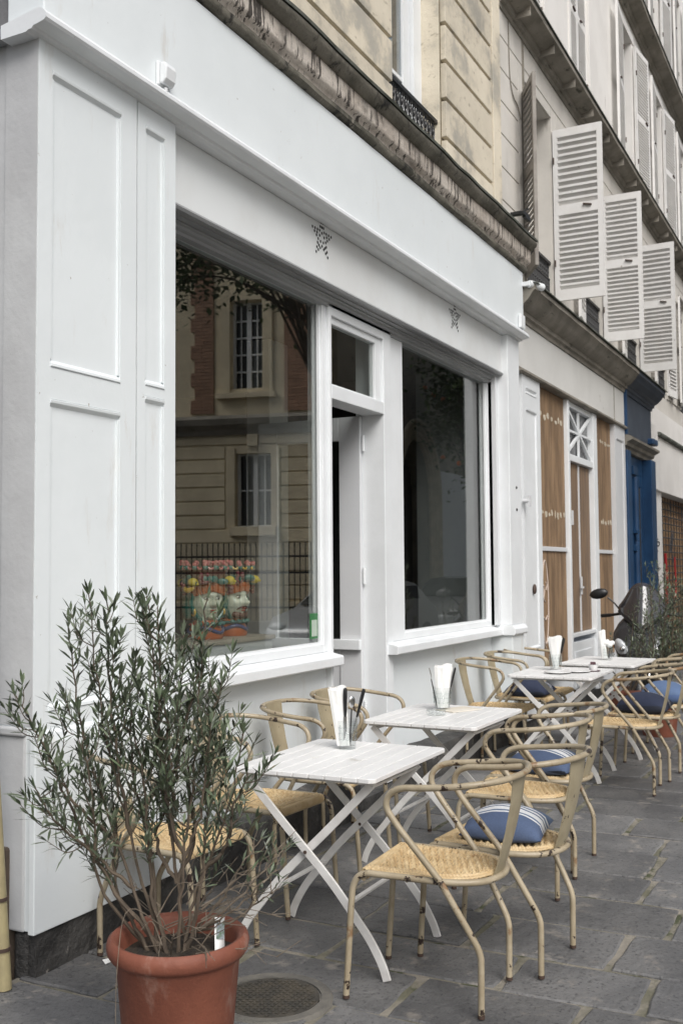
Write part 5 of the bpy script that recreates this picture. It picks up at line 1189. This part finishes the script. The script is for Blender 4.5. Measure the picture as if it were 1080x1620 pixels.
    for s in (-1, 1):     # veil rolls beside the cheeks
        for k in range(4): vl.ell(surf(s*(1.60 + 0.25*k), 0.19, 0.010), (0.028, 0.030, 0.080), 10, 8)
        vl.tube(catmull([surf(s*1.2, 0.27, 0.01), surf(s*1.25, 0.19, 0.018), surf(s*1.0, 0.11, 0.006), surf(s*0.4, 0.09, 0.004)], 4), 0.013, 7)
    vl.ell((0, 0.045, 0.20), (0.085, 0.07, 0.12), 14, 8); vl.build('veil', K['teal'], t)
    vs_ = MB().lathe([(0.082, 0.28), (0.105, 0.33), (0.112, 0.37), (0.116, 0.405), (0.112, 0.405), (0.10, 0.35)], 32).build('vase_rim', K['dark'] if man else K['brown'], t)
    # wreath of fruit and leaves
    def ringpt(a, r, z): return Vector((r*math.sin(a), -r*math.cos(a), z))
    lv = MB()
    for k in range(16): a = 2*math.pi*k/16 + rr.uniform(-.1,.1); lv.ell(ringpt(a, 0.118, 0.318 + rr.uniform(-.02,.02)), (0.030, 0.010, 0.018), 8, 6, M=Matrix.Rotation(-a + rr.uniform(-.6,.6), 3, 'Z'))
    lv.build('wreath_leaves', K['teal'], t)
    for a, z in ((-0.95, 0.315), (0.75, 0.325), (-2.4, 0.31), (2.2, 0.32)):
        lm = MB(); c = ringpt(a, 0.128, z); lm.ell(c, (0.027, 0.027, 0.024), 12, 8); d = Vector((math.sin(a)*0.3 + 0.6, -math.cos(a), -0.3)).normalized(); lm.ell(c + d*0.026, (0.009, 0.009, 0.008), 8, 6); lm.build('lemon', K['yellow'], t)
    for a, z in ((-1.45, 0.285), (1.25, 0.28), (-0.5, 0.345), (3.0, 0.3)):
        gp = MB()
        for k in range(11): gp.ell(ringpt(a + rr.uniform(-.2,.2), 0.122 + rr.uniform(-.008,.012), z + rr.uniform(-.035,.02)), (0.011,)*3, 8, 6)
        gp.build('grape_cluster', K['wine'], t)
    for a, z in ((-1.15, 0.285), (1.6, 0.29)):
        MB().tube(catmull([ringpt(a-0.25, 0.125, z), ringpt(a, 0.14, z-0.015), ringpt(a+0.25, 0.128, z)], 4), [0.008, 0.011, 0.013, 0.014, 0.014, 0.014, 0.013, 0.011, 0.008], 8).build('squash', K['gold'], t)
    cr = MB(); cg = MB(); cp_ = MB()
    for k in range(14):
        a = 2*math.pi*k/14
        for q in range(4): cr.ell(ringpt(a + rr.uniform(-.07,.07), 0.116 + rr.uniform(-.008,.008), 0.414 + rr.uniform(-.006,.014)), (0.0115,)*3, 8, 6)
        cg.ell(ringpt(a, 0.118, 0.395), (0.018, 0.014, 0.014), 8, 6)
        cp_.tube(catmull([ringpt(a + 0.08, 0.118, 0.398), ringpt(a + 0.224, 0.124, 0.386), ringpt(a + 0.37, 0.118, 0.398)], 4), 0.0055, 6)
    cr.build('crown_flowers', K['pink'], t); cg.build('crown_leaves', K['teal'], t); cp_.build('crown_garland', K['gold'] if man else K['pink'], t)
    return t
head_vase('glazed head of a woman with gold hoop earrings and fruit wreath, left in the window', 4.97, 3.42, R(-30), False, 1)
head_vase('glazed bearded man head with fruit wreath, right one in the window', 5.275, 3.45, R(-6), True, 2)

# ------------------------------------------------------------------ across the street (seen in the panes)
M_orst = mat('old_town_stone', (0.72, 0.63, 0.45), 0.9, var=(0.60, 0.52, 0.37), scale=2, bump=0.3, island=0.06)
M_brick = mat('red_brick', (0.36, 0.22, 0.15), 0.9, var=(0.29, 0.18, 0.125), scale=8, island=0.12)
ang = math.atan2(-0.967, -0.255)
op = thing('stone_and_brick_building', 'beige stone and red brick corner building reflected in the left cafe window', 'building', (19.15, -4.0, 0), ang)
# local x runs along the front (away from the quoin), the front looks towards local -y
FY = 0.0
win_u = (1.40, 2.12, 5.42, 7.32); win_l = (1.22, 2.02, 2.45, 4.02)
far_w = [(5.6, 6.4, 5.42, 7.32), (5.6, 6.4, 2.45, 4.02)]
hl = [win_u, win_l] + far_w
ow = MB(); xs = cuts([0, 12], *[h[:2] for h in hl]); zs = cuts([0, 13], *[h[2:] for h in hl])
ow.wall(xs, zs, lambda x, z: not any(h[0] < x < h[1] and h[2] < z < h[3] for h in hl), 0.03, 0.6)
z = 0.9
while z < 4.3:
    segs = [(0.0, 1.0), (2.25, 5.4), (6.6, 12)] if 2.1 < z < 4.1 else [(0, 12)]
    for a, b in segs: ow.box(a, b, 0.0, 0.029, z + 0.018, z + 0.285)
    z += 0.30
ow.box(0, 12, -0.05, 0.6, 0, 0.85); 
for h in (win_u, far_w[0]): ow.box(h[0]-0.22, h[0]-0.002, -0.03, 0.03, h[2]-0.1, h[3]+0.25); ow.box(h[1]+0.002, h[1]+0.22, -0.03, 0.03, h[2]-0.1, h[3]+0.25); ow.box(h[0], h[1], -0.035, 0.03, h[3]+0.002, h[3]+0.25); ow.box(h[0]-0.3, h[1]+0.3, -0.12, 0.03, h[2]-0.22, h[2]-0.102)
for h in (win_l, far_w[1]): ow.box(h[0]-0.2, h[0]-0.002, -0.01, 0.03, h[2], h[3]+0.12); ow.box(h[1]+0.002, h[1]+0.2, -0.01, 0.03, h[2], h[3]+0.12); ow.box(h[0]-0.12, h[1]+0.12, -0.1, 0.03, h[2]-0.2, h[2]-0.002); ow.box((h[0]+h[1])/2-0.12, (h[0]+h[1])/2+0.12, -0.06, 0.03, h[3]+0.15, h[3]+0.42)
ow.build('wall', M_orst, op, bevel=0.008)
sc2 = MB().prof_x([(0.03, 4.42), (-0.06, 4.42), (-0.10, 4.52), (-0.22, 4.62), (-0.26, 4.74), (-0.2, 4.80), (0.03, 4.86)], -0.1, 12).build('string_course', M_mould, op)
qb = MB()
for k in range(22):
    z = 4.9 + k*0.30; e = 0.09 if k % 2 else 0
    for a, b in ((0.30+e, 0.92), (2.5, 3.02-e), (4.2+e, 4.9)):
        for q in range(4):
            for x in (a, (a+b)/2): qb.box(x+0.003, x+(b-a)/2-0.003, -0.012+0.002*((q+k) % 2), 0.029, z+q*0.075+0.004, z+q*0.075+0.071)
qb.build('brick_quoin', M_brick, op)
for h in hl:
    f = MB(); c = (h[0]+h[1])/2
    for a, b in ((h[0], h[0]+0.06), (c-0.05, c+0.05), (h[1]-0.06, h[1])): f.box(a+0.001, b-0.001, 0.2, 0.26, h[2], h[3])
    nk = 5 if h[3] > 5 else 2
    for k in range(nk + 1):
        z = h[2] + (h[3]-h[2]-0.04)*k/nk
        f.box(h[0]+0.06, c-0.05, 0.21, 0.25, z, z+0.035); f.box(c+0.05, h[1]-0.06, 0.21, 0.25, z, z+0.035)
    f.box((h[0]+c)/2-0.012, (h[0]+c)/2+0.012, 0.215, 0.245, h[2], h[3]); f.box((h[1]+c)/2-0.012, (h[1]+c)/2+0.012, 0.215, 0.245, h[2], h[3])
    fo_ = f.build('window', M_white2, op); MB().box(h[0], h[1], 0.30, 0.31, h[2], h[3]).build('pane', mat('dark_pane', (0.03, 0.033, 0.035), 0.2), fo_)
MB().prof_x([(-0.3, 12.9), (-0.35, 13.1), (6, 15.5), (6, 12.9)], -0.2, 12.2).build('roof', mat('zinc_roof', (0.16, 0.17, 0.18), 0.5), op)
# church flank with a pointed doorway
chh = thing('church_building', 'grey stone church flank with a moulded doorway reflected in the right cafe window', 'building', (19.6, -4.0, 0), 0)
M_chst = mat('church_stone', (0.34, 0.31, 0.25), 0.9, var=(0.25, 0.23, 0.19), scale=1.5, bump=0.4, spots=((0.09, 0.085, 0.075), 3, 0.58, 0.15))
cw = MB(); A0, A1, AZ = 3.2, 5.2, 3.3
def inarch(x, z):
    if not (A0 < x < A1): return False
    if z < AZ: return True
    u = (x-(A0+A1)/2)/((A1-A0)/2); return z < AZ + 1.55*math.sqrt(max(0, 1-u*u))*(1-0.12*abs(u))
xs = sorted(set([0, 2, A0, A1, 9, 24] + [A0 + (A1-A0)*k/22 for k in range(23)])); zs = sorted(set([0, AZ, 5.2, 11] + [AZ + 1.6*k/20 for k in range(21)]))
cw.v = []; cw.wall(xs, zs, lambda x, z: not inarch(x, z), -0.6, 0.0)
cw.build('wall', M_chst, chh)
ar = MB()
for k, off in enumerate((0.0, 0.13, 0.27, 0.42)):
    cx = (A0+A1)/2; hw_ = (A1-A0)/2 + off; P = [(cx - hw_, 0.03+0.03*k, 0.4), (cx - hw_, 0.03+0.03*k, AZ)] + [(cx - hw_*math.cos(t*math.pi/14), 0.03+0.03*k, AZ + (1.5+off)*math.sin(t*math.pi/14)) for t in range(1, 14)] + [(cx + hw_, 0.03+0.03*k, AZ), (cx + hw_, 0.03+0.03*k, 0.4)]
    ar.tube(P, 0.06, 8)
ar.build('doorway_moulding', mat('pale_carved_stone', (0.66, 0.58, 0.43), 0.9, var=(0.50, 0.44, 0.33), scale=5, bump=0.5), chh)
MB().box(A0-0.05, A1+0.05, -0.55, -0.5, 0, 5).build('church_door', mat('dark_door_wood', (0.03, 0.024, 0.018), 0.7), chh)
MB().box(0, 24, 0.001, 0.15, 0, 0.8).build('base_course', M_chst, chh, bevel=0.02)
MB().box(5.9, 23.9, 0.001, 0.06, 0.801, 4.1).build('rendered_bay', mat('pale_grey_render', (0.76, 0.78, 0.78), 0.85, var=(0.70, 0.72, 0.72), scale=1), chh)
# iron fence in front of the stone building
fn = thing('iron_fence', 'black iron railing fence reflected in the left cafe window', 'fence', (18.3, -3.75, 0), ang)
fb = MB(); 
for z in (0.75, 1.45, 1.78): fb.box(-0.3, 9, -0.02, 0.02, z, z+0.04)
x = -0.3
while x < 9: fb.tube([(x, 0, 0.5), (x, 0, 2.0)], 0.012, 5).ell((x, 0, 2.04), (0.018, 0.018, 0.05), 6, 4); x += 0.115
fb.build('railing', M_iron, fn); MB().box(-0.3, 9, -0.15, 0.15, 0, 0.5).build('low_wall', M_chst, fn, bevel=0.02)
# street trees
def street_tree(label, x, y, trunk_h, c, rad, nleaf, seed, fruit=0, size=0.11, clumps=26):
    t = thing('street_tree', label, 'tree', (x, y, -0.12)); rr = random.Random(seed)
    tr = MB(); cx, cy, cz = c
    tr.tube(catmull([(0,0,0), (0.05,0.03,trunk_h*0.5), (0,0,trunk_h), (cx*0.5, cy*0.5, cz)], 5), [0.10-0.0062*i for i in range(16)], 10)
    cl = []
    for k in range(clumps):
        d = Vector((rr.gauss(0,1), rr.gauss(0,1), rr.gauss(0,1))).normalized(); q = rr.uniform(0.35, 1.0)
        p = Vector((cx + d.x*rad[0]*q, cy + d.y*rad[1]*q, cz + d.z*rad[2]*q)); cl.append(p)
        tr.tube(catmull([(cx*0.2, cy*0.2, trunk_h*rr.uniform(0.8, 1.1)), Vector((cx*0.4, cy*0.4, trunk_h)).lerp(p, 0.5) + Vector((0,0,0.2)), p], 4), [0.028, 0.025, 0.022, 0.019, 0.016, 0.013, 0.010, 0.008, 0.006], 6)
    tr.build('trunk', M_trunk, t)
    lf = MB(); cs = min(rad)*0.42
    for k in range(nleaf):
        p = rr.choice(cl); q = p + Vector((rr.gauss(0,1), rr.gauss(0,1), rr.gauss(0,0.8)))*cs*0.55
        d = Vector((rr.uniform(-1,1), rr.uniform(-1,1), rr.uniform(-0.7,0.4))).normalized(); up = Vector((rr.uniform(-.6,.6), rr.uniform(-.6,.6), 1)); s = d.cross(up).normalized(); L_ = size*rr.uniform(0.7, 1.3)
        lf.add([q, q + d*L_*0.45 + s*L_*0.3, q + d*L_, q + d*L_*0.45 - s*L_*0.3], [(0,1,2,3)])
    lf.build('crown', M_leaf2, t, recalc=False)
    for k in range(fruit):
        p = rr.choice(cl); MB().ell(p + Vector((rr.gauss(0,1), rr.gauss(0,1), rr.gauss(0,1)))*cs*0.6, (0.06,0.06,0.06), 10, 8).build('orange', M_orange, t)
street_tree('tall leafy street tree whose branches hang into the top of the left window reflection', 13.4, -1.05, 5.6, (-0.2, -0.7, 6.9), (2.5, 2.4, 1.5), 6000, 3, 0, 0.13, 34)
street_tree('orange tree with ripe fruit reflected dark in the right cafe window', 22.9, -1.9, 2.4, (0.4, 0, 5.3), (1.9, 1.6, 2.4), 7500, 8, 16, 0.14, 44)
# parked cars
def make_car(label, paint, loc, rz):
    t = thing('parked_car', label, 'car', loc, rz, 'cars parked across the street')
    prof_ = [(-2.0, 0.30), (-2.05, 0.55), (-1.98, 0.85), (-1.75, 0.95), (-1.25, 1.38), (-0.6, 1.46), (0.25, 1.42), (0.95, 0.98), (1.75, 0.84), (2.0, 0.62), (2.03, 0.32), (1.6, 0.22), (-1.6, 0.22)]
    b = MB(); n_ = len(prof_)
    ys = [(-0.82, 0.86), (-0.74, 1.0), (0.74, 1.0), (0.82, 0.86)]
    vs = []
    for yv, k in ys:
        for x, z in prof_: vs.append((x*(0.98 if k < 1 else 1), yv*(0.80 if z > 1.1 else 1), z*1.0))
    b.add(vs, [(i*n_+j, i*n_+(j+1)%n_, (i+1)*n_+(j+1)%n_, (i+1)*n_+j) for i in range(3) for j in range(n_)] + [tuple(range(n_))[::-1], tuple(3*n_ + j for j in range(n_))], True)
    b.build('body', paint, t, bevel=0.05)
    gm = mat('car_glass', (0.03, 0.035, 0.04), 0.05, spec=1.0)
    MB().add([(0.32, -0.56, 1.415), (0.32, 0.56, 1.415), (0.93, 0.68, 1.02), (0.93, -0.68, 1.02), (0.34, -0.56, 1.435), (0.34, 0.56, 1.435), (0.96, 0.68, 1.035), (0.96, -0.68, 1.035)], [(4,5,6,7),(0,3,2,1),(0,4,7,3),(1,2,6,5),(0,1,5,4),(3,7,6,2)]).build('windscreen', gm, t)
    for s in (-1, 1):
        MB().prism([(-1.15, 0, 1.02), (-0.95, 0, 1.34), (0.15, 0, 1.34), (0.7, 0, 1.02)], (0, s*0.70, 0), (0, s*0.785, 0)).build('side_window', gm, t)
        for x in (-1.3, 1.3):
            w_ = MB().tube([(x, s*0.66, 0.32), (x, s*0.84, 0.32)], 0.32, 24).build('wheel', M_tyre, t); MB().tube([(x, s*0.841, 0.32), (x, s*0.85, 0.32)], 0.2, 16).build('rim', M_chr, w_)
        MB().ell((1.93, s*0.58, 0.68), (0.08, 0.17, 0.08), 12, 8).build('headlight', M_lens, t)
make_car('pale silver parked car reflected at the bottom right of the left window', mat('silver_paint', (0.42, 0.43, 0.44), 0.25, metal=0.3), (17.3, -2.4, -0.128), R(180))
make_car('light grey parked car reflected at the bottom of the right window', mat('light_grey_paint', (0.40, 0.41, 0.42), 0.2, metal=0.3), (23.4, -2.7, -0.128), R(180))

# small litter on the slabs
sc0 = MB(); sc0.prism([(-0.022, -0.012, 0), (0.016, -0.016, 0), (0.024, 0.008, 0.004), (-0.006, 0.016, 0.006)], (0, 0, 0), (0, 0, 0.0015))
tag(sc0.build('paper_scrap', M_paper, None, loc=(3.25, 2.70, 0.004)), 'tiny white paper scrap on the slab left of the terracotta pot', 'litter')
